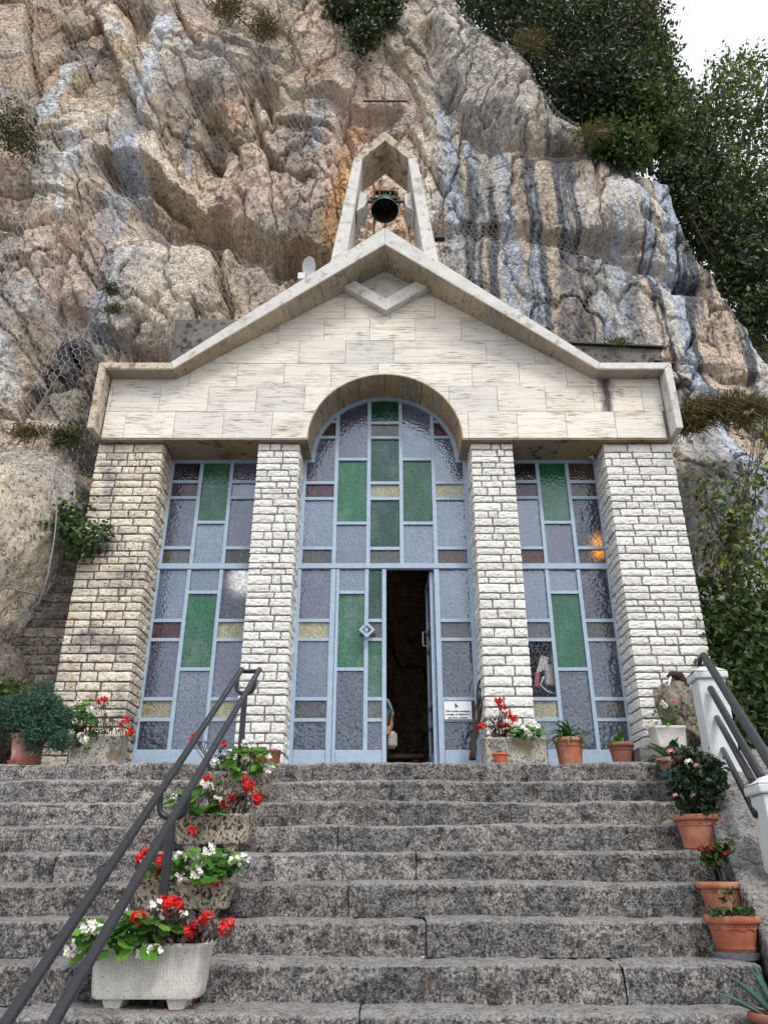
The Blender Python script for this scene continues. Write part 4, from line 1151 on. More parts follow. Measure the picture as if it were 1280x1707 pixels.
# middle: arched light over the doors
w = empty('stained_glass_window', (CX, YW, ZT), chapel); w['label'] = 'arched window over the doors'
xs5 = [CX - .93, CX - .557, CX - .185, CX + .183, CX + .553, CX + .925]
fr = MB()
for k, x in enumerate(xs5):
    if k in (0, 5): fr.box(x - .03, x + .03, YW - .022, YW + .028, ZT + .03, ZTOP + .012, .004)
    else: strips(fr, x - FW / 2, x + FW / 2, ZT + .03, 9, YW - .022, YW + .028, hole=False, roof=False, r=RA - .03, dome=True)
for k in range(40):
    t0, t1 = math.pi * k / 40, math.pi * (k + 1) / 40
    fr.prism([(CX - rr * math.cos(t), ZB + rr * math.sin(t)) for rr, t in ((RA - .055, t0), (RA - .055, t1), (RA + .01, t1), (RA + .01, t0))], YW - .024, YW + .03)
fr.box(xs5[0] - .03, CX - RA + .05, YW - .024, YW + .03, ZTOP - .03, ZTOP + .012); fr.box(CX + RA - .05, xs5[5] + .03, YW - .024, YW + .03, ZTOP - .03, ZTOP + .012)
fr.box(xs5[0] - .03, xs5[5] + .03, YW - .032, YW + .032, ZT - .025, ZT + .035, .004)
A1 = [Zw(704), Zw(730), Zw(805.5), Zw(832), Zw(914.5)]
A2 = [Zw(766.5), Zw(873)]
A3 = [Zw(706), Zw(730.5), Zw(806), Zw(832), Zw(915)]
glazed(w, fr, xs5, [(A1, 'DRPRBK'), (A2, 'PGB'), (A3, 'HOHYHK'), (A2, 'BGB'), (A1, 'DRBYBO')], ZT + .03, 9, dome=True)
fr.build('frame', M['paint'], w)
# fixed side lights and the two door leaves
L1 = [Zw(1035), Zw(1066.5), Zw(1165.5), Zw(1200.5)]
for (xa, xb, keys, lab) in ((xs5[0], xs5[1], 'PYBKS', 'left sidelight'), (xs5[4], xs5[5], 'BKSRS', 'right sidelight')):
    w = empty('sidelight_window', ((xa + xb) / 2, YW, LAND), chapel); w['label'] = lab
    fr = MB()
    for x, e in ((xa, -1), (xb, 1)): fr.box(x - .028, x + .028, YW - .024, YW + .03, LAND, ZT - .027, .004)
    fr.box(xa + .03, xb - .03, YW - .022, YW + .03, LAND, ZSILL + .008, .004)
    glazed(w, fr, [xa, xb], [(L1, keys)], ZSILL, ZT - .005)
    fr.build('frame', M['paint'], w)
door = empty('door', (CX - .25, YW, LAND), chapel); door['label'] = 'closed left door leaf'
dx0, dx1, dm = xs5[1] + .032, CX + .012, xs5[2] - .012
fr = MB()
fr.box(dx0, dx0 + .035, YW - .024, YW + .028, LAND, ZT - .03, .004)
fr.box(dx1 - .045, dx1, YW - .030, YW + .028, LAND, ZT - .034, .004)
fr.box(dm - .022, dm + .022, YW - .022, YW + .026, ZSILL, ZT - .03, .004)
fr.box(dx0 + .036, dx1 - .046, YW - .022, YW + .026, LAND, ZSILL + .008, .004)
glazed(door, fr, [dx0 + .014, dm], [(LB[2], 'BGS')], ZSILL, ZT - .015)
glazed(door, fr, [dm, dx1 - .024], [(L1, 'HOGKP')], ZSILL, ZT - .015)
fr.build('frame', M['paint'], door)
hc = P(611.5, 1049.5, 7.69); hr = .083
mb = MB(); ring = [(hc[0] + hr * math.cos(t), hc[2] + hr * math.sin(t)) for t in (0, math.pi / 2, math.pi, 3 * math.pi / 2)]
rin = [(hc[0] + .6 * (x - hc[0]), hc[2] + .6 * (z - hc[2])) for x, z in ring]
for k in range(4): mb.prism([ring[k], ring[(k + 1) % 4], rin[(k + 1) % 4], rin[k]], 7.69, 7.725)
mb.tube([(hc[0], 7.70, hc[2]), (hc[0], 7.80, hc[2])], .016, 12); mb.box(hc[0] - .012, hc[0] + .012, 7.71, 7.78, hc[2] - .04, hc[2] + .04, .004)
mb.build('handle', M['paint'], door)
# right leaf swung inwards, seen almost edge on
door2 = empty('door', (xs5[4] - .03, YW + .03, LAND), chapel); door2['label'] = 'right door leaf standing open inwards'
xh = xs5[4] - .032
fr = MB(); wd = .50
sl = lambda y: xh - .02 - (y - YW - .03) * .045
def leaf_bar(y0, y1, z0, z1):
    fr.add([(sl(y0) - .02, y0, z0), (sl(y0) + .02, y0, z0), (sl(y1) + .02, y1, z0), (sl(y1) - .02, y1, z0), (sl(y0) - .02, y0, z1), (sl(y0) + .02, y0, z1), (sl(y1) + .02, y1, z1), (sl(y1) - .02, y1, z1)],
           [(0, 3, 2, 1), (4, 5, 6, 7), (0, 1, 5, 4), (1, 2, 6, 5), (2, 3, 7, 6), (3, 0, 4, 7)])
y0_, y1_ = YW + .04, YW + .04 + wd
leaf_bar(y0_, y0_ + .04, LAND, ZT - .04); leaf_bar(y1_ - .04, y1_, LAND, ZT - .04); leaf_bar(y0_ + .04, y1_ - .04, LAND, ZSILL); leaf_bar(y0_ + .04, y1_ - .04, ZT - .09, ZT - .04)
for q in L1: leaf_bar(y0_ + .04, y1_ - .04, q - .017, q + .017)
fr.build('frame', M['paint'], door2)
zz = [ZT - .09] + L1 + [ZSILL]
for j, kx in enumerate('BKGKS'):
    a, b2 = y0_ + .04, y1_ - .04
    mb = MB(); za, zb = zz[j + 1] + .017, zz[j] - .017
    mb.add([(sl(a) - .004, a, za), (sl(b2) - .004, b2, za), (sl(b2) - .004, b2, zb), (sl(a) - .004, a, zb), (sl(a) + .004, a, za), (sl(b2) + .004, b2, za), (sl(b2) + .004, b2, zb), (sl(a) + .004, a, zb)],
           [(0, 1, 2, 3), (7, 6, 5, 4), (0, 4, 5, 1), (2, 6, 7, 3), (1, 5, 6, 2), (0, 3, 7, 4)])
    mb.build('pane', GL[kx], door2)
hz0, hz1, yh = PZ(1078, y1_), PZ(1055, y1_), y1_ - .03
mb = MB(); mb.tube([(sl(yh) - .018, yh, hz0), (sl(yh) - .06, yh, hz0), (sl(yh) - .06, yh, hz1), (sl(yh) - .018, yh, hz1)], .008, 8); mb.build('handle', M['dish'], door2, smooth=True)
# ================================================================== HANDRAIL (left) AND POSTS (right)
def rail_z(Y, z0=None): return 1.577 - .567 * (6.4 - Y)
hr_ = thing('handrail', 'dark double tube handrail running up the left of the stairs', 'handrail', (-1.1, 4.3, -1.0))
XA, XB = -1.192, -1.043
Ya, Yb = 6.40, 2.0
rr = .0215
for x in (XA, XB):
    mb = MB(); mb.tube([(x, Yb, rail_z(Yb)), (x, Ya, rail_z(Ya))], rr, 14)
    mb.lathe([(0.001, -rr), (rr * .7, -rr * .7), (rr, 0), (rr * .7, rr * .7), (0.001, rr)], (x, Ya, rail_z(Ya)), 14)
    mb.build('rail', M['iron'], hr_, auto=40)
mb = MB(); mb.tube([(XA, Ya, rail_z(Ya)), (XA + .012, Ya + .02, rail_z(Ya) - .012), (XB - .012, Ya + .02, rail_z(Ya) - .012), (XB, Ya, rail_z(Ya))], .019, 10); mb.build('end_bar', M['iron'], hr_, smooth=True)
for k, (Yp, drop) in enumerate(((6.22, .115), (4.36, .115), (2.72, .115))):
    z = rail_z(Yp)
    pts = []
    cx, hw2 = (XA + XB) / 2, (XB - XA) / 2
    for q in range(0, 13):
        t = math.pi * q / 12
        ex = 3.2
        c_, s_ = math.cos(t), math.sin(t)
        pts.append((cx - hw2 * abs(c_) ** (2 / ex) * (1 if c_ > 0 else -1), Yp, z - .02 - drop * abs(s_) ** (2 / ex)))
    mb = MB(); mb.tube([(XA, Yp, z)] + pts + [(XB, Yp, z)], .0165, 10); mb.build('u_bracket', M['iron'], hr_, smooth=True)
    i = int((YL - Yp) / GOING) + 1
    zb = LAND - RISE * i
    mb = MB(); mb.tube([(cx, Yp, zb - .02), (cx, Yp, z - drop - .02)], .023, 14); mb.build('post', M['iron'], hr_, auto=40)

def white_post(label, x, Y, w, z0, z1, rz):
    t = thing('gate_post', label, 'post', (x, Y, z0), 'white rendered posts of the right hand railing', rz)
    def loc(mb, name, m):
        me_o = mb.build(name, m, None); me_o.parent = t; bv = me_o.modifiers.new('edge', 'BEVEL'); bv.width = .012; bv.segments = 3; bv.limit_method = 'ANGLE'
        for p in me_o.data.polygons: p.use_smooth = True
        me_o.data.set_sharp_from_angle(angle=R(35))
        return me_o
    h = z1 - z0
    loc(MB().box(-w / 2, w / 2, -w / 2, w / 2, -.1, h), 'shaft', M['white_paint'])
    mb = MB(); c = w / 2 + .022
    mb.box(-c, c, -c, c, h + .001, h + .055)
    mb.add([(-c, -c, h + .056), (c, -c, h + .056), (c, c, h + .056), (-c, c, h + .056), (-c * .45, -c * .45, h + .105), (c * .45, -c * .45, h + .105), (c * .45, c * .45, h + .105), (-c * .45, c * .45, h + .105)],
           [(0, 1, 5, 4), (1, 2, 6, 5), (2, 3, 7, 6), (3, 0, 4, 7), (4, 5, 6, 7)])
    loc(mb, 'cap', M['white_paint'])
    return t
p1 = P(1212, 1280, 5.86); p2 = P(1306, 1420, 4.72)
white_post('white rendered post beside the right stone pillar', p1[0] + .02, 5.98, .205, PZ(1283, 5.86), PZ(1130, 5.86), R(-6))
X2 = P(1256, 1320, 4.62)[0] + .19
white_post('white rendered post at the right photo edge, lower down the railing', X2, 4.75, .235, PZ(1322, 4.63) - .85, PZ(1322, 4.63), R(-6))
rr_ = thing('railing', 'four dark tubes sloping between the white posts on the right', 'railing', (2.3, 5.3, .6))
for k, (a, b2, Ya_, Yb_, r_) in enumerate(((((1172, 1093), (1300, 1298), 5.80, 4.0, .028)), (((1185, 1150), (1264, 1288), 5.84, 4.85, .026)), (((1195, 1198), (1250, 1296), 5.85, 4.85, .022)), (((1205, 1251), (1256, 1352), 5.855, 4.85, .020)))):
    A_ = Vector(P(a[0], a[1], Ya_)); B_ = Vector(P(b2[0], b2[1], Yb_)); d_ = (B_ - A_).normalized()
    mb = MB(); mb.tube([A_ - d_ * (.02 if k else 0), B_ + d_ * (.25 if k == 0 else .06)], r_, 14)
    mb.build('rail', M['iron'], rr_, auto=40)
A_ = Vector(P(1172, 1093, 5.80))
mb = MB(); mb.tube([A_, A_ + Vector((-.02, .02, -.012)), A_ + Vector((-.035, .03, -.075))], .017, 10); mb.build('end_bracket', M['iron'], rr_, smooth=True)

# ================================================================== POTS AND TROUGHS
def trough(label, px0, px1, pytop, Y, z0, mat, dep=.24, taper=.035, flute=22, feet=True, group=None, name='flower_trough', W=None):
    """long box on feet, narrower at the foot, upright flutes on its faces"""
    zt = PZ(pytop, Y)
    x0, x1 = PX(px0, pytop, Y), PX(px1, pytop, Y)
    h = zt - z0
    t = thing(name, label, 'planter', ((x0 + x1) / 2, Y + dep / 2, z0), group)
    fh = .045 if feet else 0
    mb = MB()
    # outline at a level: rounded rectangle walked anticlockwise with flutes on front and back
    def outline(inset, flt, n=90, m=14, ch=.02):
        a0, a1, b0, b1 = x0 + inset, x1 - inset, Y + inset * .7, Y + dep - inset * .7
        pts = []
        for k in range(n + 1):
            u = k / n; f_ = flt * (math.cos(u * flute * 2 * math.pi) * .5 + .5) * (1 if .04 < u < .96 else 0)
            pts.append((a0 + ch + (a1 - a0 - 2 * ch) * u, b0 + f_))
        for k in range(1, m): pts.append((a1, b0 + ch + (b1 - b0 - 2 * ch) * k / m))
        for k in range(n + 1): pts.append((a1 - ch - (a1 - a0 - 2 * ch) * k / n, b1))
        for k in range(1, m): pts.append((a0, b1 - ch - (b1 - b0 - 2 * ch) * k / m))
        return pts
    levels = [(fh, taper + .012, 0), (fh + .012, taper + .003, 0), (fh + .045, taper, .006), (h - .03, .010, .006), (h - .022, .004, 0), (h - .004, 0, 0), (h, .004, 0), (h, .022, 0), (h - .035, .026, 0)]
    rings = [[(x, y, z0 + z) for x, y in outline(i_, f_)] for z, i_, f_ in levels]
    n = len(rings[0]); v = [p for r_ in rings for p in r_]; f = []
    for j in range(len(rings) - 1):
        for k in range(n): f.append((j * n + k, j * n + (k + 1) % n, (j + 1) * n + (k + 1) % n, (j + 1) * n + k))
    f.append(tuple(range(n)))
    mb.add(v, f); mb.build('trough_body', mat, t, auto=50)
    mb = MB(); mb.add([(x, y, z0 + h - .03) for x, y in outline(.024, 0)], [tuple(range(n))]); mb.build('soil', M['soil'], t)
    if feet:
        for fx in (x0 + taper + .105, x1 - taper - .105):
            mb = MB()
            mb.add([(fx - .032, Y + .055, z0), (fx + .032, Y + .055, z0), (fx + .032, Y + dep - .055, z0), (fx - .032, Y + dep - .055, z0), (fx - .055, Y + .045, z0 + fh + .01), (fx + .055, Y + .045, z0 + fh + .01), (fx + .055, Y + dep - .045, z0 + fh + .01), (fx - .055, Y + dep - .045, z0 + fh + .01)],
                   [(0, 3, 2, 1), (4, 5, 6, 7), (0, 1, 5, 4), (1, 2, 6, 5), (2, 3, 7, 6), (3, 0, 4, 7)])
            mb.build('foot', mat, t)
    return t, (x0, x1, zt, Y, dep)
GT = 'flower troughs up the left of the stairs'
def tread(i): return LAND - RISE * i + .002
tr1 = trough('clean white fluted trough nearest the foot of the left rail', 150, 345, 1573, 4.17, tread(8), M['trough_white'], .25, .022, 30, group=GT)
tr2 = trough('mossy fluted trough standing just above the clean white one', 214, 391, 1462, 4.76, tread(6), M['trough_moss'], .23, .04, 26, group=GT)
tr3 = trough('dark speckled trough in the middle of the stairs row, third up', 286, 421, 1356, 5.35, tread(4), M['trough_moss'], .22, .03, 24, group=GT)
tr4 = trough('spotted trough highest on the stairs, below the red plastic box', 342, 452, 1286, 5.96, tread(2), M['trough_moss'], .22, .03, 22, group=GT)
tr5 = trough('plain grey trough on the landing beside the juniper pot', 112, 205, 1224, 6.78, LAND, M['trough_grey'], .26, .02, 1, feet=False)
tr6 = trough('speckled grey trough on the landing at the foot of the right narrow pillar', 803, 915, 1229, 6.86, LAND, M['trough_grey'], .26, .015, 1, feet=False)
tr7 = trough('pale trough raised behind the blue saucer pot at the right pillar', 1087, 1146, 1209, 6.75, PZ(1246, 6.75), M['trough_white'], .2, .02, 1, feet=False)
tr8 = trough('red brown plastic flower box against the left narrow pillar', 396, 467, 1249, 7.08, LAND, M['plastic_red'], .17, .015, 1, feet=False, name='flower_box')
MB().box(tr7[1][0] - .15, tr7[1][1] + .2, 6.72, 7.1, LAND - .1, PZ(1246, 6.75) - .002).build('plinth', M['concrete'], None)
tag(bpy.data.objects['plinth'], 'low rough concrete plinth under the pale trough', 'plinth')

def pot(label, px0, px1, pyrim, Y, z0, mat, group=None, rimh=.035, saucer=None, bottom=.72, swag=False, mat_rim=None, band=True):
    xa, xb = PX(px0, pyrim, Y), PX(px1, pyrim, Y)
    r = (xb - xa) / 2; cx = (xa + xb) / 2; zt = PZ(pyrim, Y - r * .6); h = zt - z0; cy = Y
    t = thing('flower_pot', label, 'pot', (cx, cy, z0), group)
    zs = .03 if saucer else 0
    rb = r * bottom
    def rad(z): return rb + (r * .90 - rb) * (z - zs) / (h - zs)
    prof = [(.001, zs + .004), (rb - .006, zs), (rb, zs + .006), (rad(h * .12 + zs), zs + h * .10)]
    if band: prof += [(rad(h * .13) + .006, zs + h * .105), (rad(h * .15) + .006, zs + h * .125), (rad(h * .16), zs + h * .13)]
    prof += [(rad(h * .5), h * .5), (rad(h * .70), h * .70)]
    if band: prof += [(rad(h * .71) + .006, h * .705), (rad(h * .72) + .006, h * .725), (rad(h * .73), h * .73)]
    prof += [(rad(h - rimh), h - rimh - .001)]
    mb = MB(); mb.lathe(prof, (cx, cy, z0), 44); mb.build('pot_body', mat, t, auto=45)
    rim = [(rad(h - rimh) - .004, h - rimh), (r - .006, h - rimh), (r, h - rimh + .007), (r, h - .008), (r - .006, h), (r - .022, h), (r - .028, h - .006), (r - .03, h - rimh - .02)]
    mb = MB(); mb.lathe(rim, (cx, cy, z0), 44); mb.build('pot_rim', mat_rim or mat, t, auto=45)
    mb = MB(); mb.lathe([(r - .028, h - .03), (r * .5, h - .022), (.001, h - .02)], (cx, cy, z0), 30); mb.build('soil', M['soil'], t, smooth=True)
    if saucer:
        mb = MB(); mb.lathe([(.001, .002), (rb + .012, .002), (rb + .03, .036), (rb + .025, .036), (rb + .006, .012), (.001, .012)], (cx, cy, z0), 40); mb.build('saucer', saucer, t, auto=45)
    if swag:
        mb = MB()
        for q in range(5):
            a0 = -math.pi / 2 + (q - 2.5) * .62
            pts = []
            for s_ in range(9):
                a = a0 + .62 * s_ / 8; zz_ = h * .90 - rimh * .6 - h * .115 * math.sin(math.pi * s_ / 8); rd = rad(zz_) + .002
                pts.append((cx + rd * math.cos(a), cy + rd * math.sin(a), z0 + zz_))
            mb.tube(pts, .0045, 6)
        mb.build('garland', mat, t, smooth=True)
    return t, (cx, cy, zt, r)
GP_ = 'terracotta pots up the right of the stairs'
potA = pot('pale terracotta pot holding the big rose bush', 1121, 1201, 1357, 5.50, tread(4), M['terracotta_pale'], GP_, swag=True, bottom=.66)
potB = pot('plain terracotta pot with the small red rose, behind another pot', 1160, 1241, 1470, 4.93, tread(6), M['terracotta'], GP_, bottom=.66)
potC = pot('orange terracotta pot in a zinc saucer, lowest but the agave pot', 1173, 1262, 1527, 4.56, tread(7), M['terracotta'], GP_, saucer=M['zinc'], swag=True, bottom=.68)
potD = pot('weathered pink pot on a blue saucer at the right stair head', 1092, 1146, 1262, 6.06, tread(1), M['terracotta_pink'], GP_, saucer=M['blue_plastic'], bottom=.64)
potE = pot('terracotta pot with the strap leaved plant on the landing', 921, 972, 1229, 6.95, LAND, M['terracotta'], None, bottom=.70)
potF = pot('dull dark terracotta pot before the right window corner', 1011, 1055, 1237, 6.95, LAND, M['terracotta_dark'], None, bottom=.62)
potG = pot('tiny orange plastic pot in front of the grey trough', 819, 847, 1255, 6.72, LAND, M['plastic_orange'], None, rimh=.02, bottom=.75, band=False)
potH = pot('red clay pot with the juniper on the left of the landing', 22, 79, 1222, 6.80, LAND, M['terracotta_pink'], None, saucer=M['terracotta'], bottom=.74)
potI = pot('little clay pot half hidden between dark pot and blue saucer pot', 1068, 1088, 1256, 6.78, LAND, M['terracotta_dark'], None, rimh=.02, band=False)
potJ = pot('agave pot cut by the lower right corner', 1248, 1330, 1692, 4.02, tread(8), M['terracotta_dark'], GP_, bottom=.7)

# ================================================================== PLANTS
def leaf_proto(name, m, L=.08, kind='round'):
    """one leaf of 20-30 triangles with a dished, veined blade; base at the origin, blade along +y"""
    v, f = [], []
    if kind == 'round':
        n = 16
        v.append((0, .02 * L, 0))
        for k in range(n):
            a = -math.pi / 2 + 2 * math.pi * (k + .5) / n
            r = L * .55 * (1 + .07 * math.cos(k * math.pi)) * (1.0 if k not in (0, n - 1) else .72)
            v.append((r * math.cos(a), L * .42 + r * 1.0 * math.sin(a), L * (.10 * (1 if k % 2 else .55)) - .10 * L * (math.sin(a) > .3)))
        for k in range(n): f.append((0, 1 + k, 1 + (k + 1) % n))
    elif kind == 'pointed':
        rows = 6
        for i in range(rows + 1):
            u = i / rows; w = L * (.30 if L < .2 else .15) * math.sin(math.pi * min(1, u * .96 + .04)) ** .8
            z = L * (.10 * u - .30 * u * u)
            v += [(-w, L * u, z + .25 * w), (0, L * u, z), (w, L * u, z + .25 * w)]
        for i in range(rows):
            a = i * 3; f += [(a, a + 1, a + 4, a + 3), (a + 1, a + 2, a + 5, a + 4)]
    elif kind == 'strap':
        rows = 9
        for i in range(rows + 1):
            u = i / rows; w = L * .055 * (1 - u ** 2.2) + .0005; z = L * (.75 * u - .85 * u * u); y = L * (.55 * u + .25 * u * u)
            v += [(-w, y, z + .4 * w), (0, y, z), (w, y, z + .4 * w)]
        for i in range(rows):
            a = i * 3; f += [(a, a + 1, a + 4, a + 3), (a + 1, a + 2, a + 5, a + 4)]
    elif kind == 'agave':
        rows = 10
        for i in range(rows + 1):
            u = i / rows; w = L * .085 * (1 - u) ** .7 * (.75 + .9 * u) + .0008; y = L * u; z = L * (.10 * u - .16 * u * u)
            v += [(-w, y, z + .55 * w), (0, y, z), (w, y, z + .55 * w), (0, y, z - .5 * w)]
        for i in range(rows):
            a = i * 4; b2 = a + 4
            f += [(a, a + 1, b2 + 1, b2), (a + 1, a + 2, b2 + 2, b2 + 1), (a + 2, a + 3, b2 + 3, b2 + 2), (a + 3, a, b2, b2 + 3)]
    me = bpy.data.meshes.new(name); me.from_pydata(v, [], f); me.update(); me.materials.append(m)
    me.polygons.foreach_set('use_smooth', [kind != 'round'] * len(me.polygons))
    return me
def flower_proto(name, m, r=.034, n=9, seed=1):
    rg = random.Random(seed); v, f = [], []
    for k in range(n):
        th = rg.uniform(0, 2 * math.pi); ph = math.acos(rg.uniform(-.35, 1))
        c = Vector((math.sin(ph) * math.cos(th), math.sin(ph) * math.sin(th), math.cos(ph))) * r * rg.uniform(.55, .85)
        nrm = (c.normalized() + Vector((rg.uniform(-.4, .4), rg.uniform(-.4, .4), rg.uniform(-.4, .4)))).normalized()
        a = nrm.orthogonal().normalized(); b2 = nrm.cross(a)
        for q in range(4):
            t = math.pi / 2 * q + rg.uniform(-.2, .2); s = r * rg.uniform(.46, .62) * (1.0 if q % 2 else .8)
            d = a * math.cos(t) + b2 * math.sin(t); e = nrm.cross(d)
            i0 = len(v)
            v += [c] + [c + d * s * u + e * s * w + nrm * s * h for u, w, h in ((.35, .34, .05), (.72, .44, .20), (1.0, .22, .36), (1.0, -.22, .36), (.72, -.44, .20), (.35, -.34, .05))] + [c + d * s * .6 + nrm * s * .02]
            f += [(i0 + 7, i0 + k1, i0 + k1 + 1) for k1 in range(1, 6)] + [(i0 + 7, i0, i0 + 1), (i0 + 7, i0 + 6, i0)]
    me = bpy.data.meshes.new(name); me.from_pydata([tuple(p) for p in v], [], f); me.update(); me.materials.append(m)
    return me
LEAF = {'round': leaf_proto('leaf', M['green_leaf'], .085), 'bronze': leaf_proto('leaf', M['bronze_leaf'], .055, 'pointed'), 'pointed': leaf_proto('leaf', M['dark_leaf'], .30, 'pointed'),
        'heart': leaf_proto('leaf', M['green_leaf'], .12, 'pointed'), 'strap': leaf_proto('leaf', M['grass'], .24, 'strap'), 'agave': leaf_proto('leaf', M['agave_leaf'], .42, 'agave')}
FL = {k: [flower_proto('flower', M[m], r, n, s) for s in range(4)] for k, m, r, n in (('w', 'white_petal', .030, 8), ('r', 'red_petal', .031, 10), ('d', 'darkred_petal', .03, 9), ('p', 'pink_petal', .03, 9))}
def put(name, me, parent, loc, rot, s=1.0):
    o = bpy.data.objects.new(name, me); COL.objects.link(o); o.parent = parent
    o.location = Vector(loc) - wloc(parent); o.rotation_euler = rot; o.scale = (s, s, s)
    return o
def bedding(name, label, cat, troughinfo, leaves, flowers, kind, colour, group=None, ls=1.0, fs=1.0, base=None):
    """leaves: list of (px, py, spread x, spread y, count); flowers: list of (px, py) - each turned into a place above the trough"""
    x0, x1, zt, Y, dep = troughinfo
    allx = [p[0] for p in flowers] + [l[0] for l in leaves]
    bx = min(max(PX(sum(allx) / len(allx), leaves[0][1], Y + .1), x0 + .05), x1 - .05)
    root = thing(name, label, cat, (bx, Y + dep / 2, zt - .03), group)
    st = MB()
    def stem(p):
        sx = min(max(p.x * .55 + bx * .45 + random.uniform(-.05, .05), x0 + .04), x1 - .04)
        b0 = Vector((sx, Y + dep * random.uniform(.35, .7), zt - .03))
        mid = (b0 + p) / 2 + Vector((random.uniform(-.015, .015), 0, .02))
        st.tube([b0, mid, p], [.0038, .003, .0022], 5, cap=False)
    for (px_, py_, sx_, sy_, n) in leaves:
        for k in range(int(n * 1.7)):
            while True:
                a, b2 = random.uniform(-1, 1), random.uniform(-1, 1)
                if a * a + b2 * b2 < 1: break
            Yk = Y + dep * .45 + random.uniform(-.16, .13) - .05 * b2
            p = Vector(P(px_ + a * sx_, py_ + b2 * sy_, Yk))
            yaw = random.uniform(-1.3, 1.3) + math.pi + a * .6
            put('leaf', LEAF[kind], root, p, (random.uniform(-.75, -.05), random.uniform(-.35, .35), yaw), ls * random.uniform(.62, 1.15))
            if k % 2 == 0: stem(p)
    for px_, py_ in flowers:
        Yk = Y + dep * .45 + random.uniform(-.20, -.02)
        p = Vector(P(px_, py_, Yk))
        put('flower', random.choice(FL[colour]), root, p, (random.uniform(.3, 1.3), random.uniform(-.4, .4), random.uniform(-.5, .5)), fs * random.uniform(1.05, 1.4))
        stem(p)
    st.build('stems', M['stem'], root, smooth=True)
    return root
GB, GR = 'white flowering begonias', 'red flowering begonias'
bedding('white_begonia', 'white begonia with big leaves in the clean white trough', 'plant', tr1[1], [(205, 1556, 70, 36, 34), (250, 1535, 40, 22, 12), (160, 1570, 30, 22, 10)],
        [(144, 1550), (165, 1553), (176, 1558), (124, 1580), (239, 1586), (257, 1587), (264, 1528), (307, 1530), (204, 1512), (214, 1535), (260, 1512), (150, 1545)], 'round', 'w', GB, 1.0, 1.05)
bedding('red_begonia', 'red begonia with bronze leaves in the clean white trough', 'plant', tr1[1], [(292, 1540, 45, 30, 46), (345, 1545, 36, 22, 14)],
        [(230, 1531), (225, 1540), (317, 1552), (328, 1546), (285, 1509), (295, 1507), (379, 1541), (377, 1551), (346, 1531), (272, 1505)], 'bronze', 'r', GR, 1.0, .95)
bedding('white_begonia', 'white begonia overflowing the mossy trough above the white one', 'plant', tr2[1], [(345, 1436, 52, 26, 34), (268, 1448, 25, 14, 8), (380, 1445, 20, 18, 8)],
        [(301, 1430), (328, 1453), (336, 1449), (350, 1417), (404, 1434), (390, 1439), (381, 1460), (295, 1466), (385, 1452)], 'round', 'w', GB, .92, .95)
bedding('red_begonia', 'red begonia behind the rail post in the mossy trough', 'plant', tr2[1], [(262, 1440, 32, 22, 18), (335, 1472, 16, 16, 6)],
        [(244, 1425), (238, 1430), (271, 1435), (256, 1465), (270, 1465), (357, 1472), (259, 1470), (276, 1431)], 'bronze', 'r', GR, .9, .9)
bedding('white_begonia', 'white begonia in the dark speckled trough, third up', 'plant', tr3[1], [(345, 1330, 32, 32, 24), (302, 1332, 16, 12, 8)],
        [(348, 1312), (340, 1308), (363, 1334), (346, 1341), (291, 1331)], 'round', 'w', GB, .9, .95)
bedding('red_begonia', 'red begonia with trailing heads in the dark speckled trough', 'plant', tr3[1], [(388, 1322, 34, 22, 34), (325, 1375, 10, 10, 4)],
        [(347, 1300), (378, 1336), (386, 1334), (318, 1387), (324, 1390), (427, 1330), (432, 1336), (411, 1302), (415, 1310)], 'bronze', 'r', GR, .9, .95)
bedding('white_begonia', 'white begonia in the spotted trough highest on the stairs', 'plant', tr4[1], [(412, 1268, 46, 26, 34), (440, 1262, 18, 16, 8)],
        [(359, 1272), (361, 1278), (384, 1257), (415, 1270), (410, 1266), (450, 1262), (455, 1283), (448, 1286), (411, 1241), (418, 1238)], 'round', 'w', GB, .9, .95)
bedding('red_begonia', 'thin red begonia leaning over the rail by the left window', 'plant', tr4[1], [(368, 1250, 22, 18, 9), (338, 1236, 8, 6, 4)],
        [(321, 1239), (323, 1232), (326, 1227), (372, 1242)], 'bronze', 'r', GR, .9, .8)
bedding('white_begonia', 'white begonia between juniper and left pillar', 'plant', tr5[1], [(140, 1200, 26, 34, 26), (130, 1235, 22, 14, 10)],
        [(152, 1183), (160, 1186), (164, 1204), (137, 1228), (142, 1233), (131, 1171)], 'round', 'w', GB, .95, .95)
bedding('red_begonia', 'red begonia in the plain grey trough by the left pillar', 'plant', tr5[1], [(172, 1212, 30, 22, 34), (176, 1182, 10, 14, 5)],
        [(168, 1170), (174, 1166), (205, 1206), (210, 1201), (216, 1224), (219, 1218)], 'bronze', 'r', GR, .95, .9)
bedding('red_begonia', 'tall red begonia before the right narrow pillar', 'plant', tr6[1], [(832, 1205, 22, 18, 28), (834, 1185, 8, 18, 8)],
        [(830, 1168), (834, 1171), (839, 1180), (847, 1193), (856, 1199), (832, 1211), (804, 1211), (842, 1212)], 'bronze', 'r', GR, .95, .9)
bedding('white_begonia', 'white begonia beside the strap leaved pot', 'plant', tr6[1], [(880, 1217, 30, 10, 22), (862, 1220, 16, 8, 8)],
        [(858, 1212), (863, 1214), (892, 1210), (894, 1214), (878, 1224), (884, 1228), (872, 1216)], 'round', 'w', GB, .9, .95)

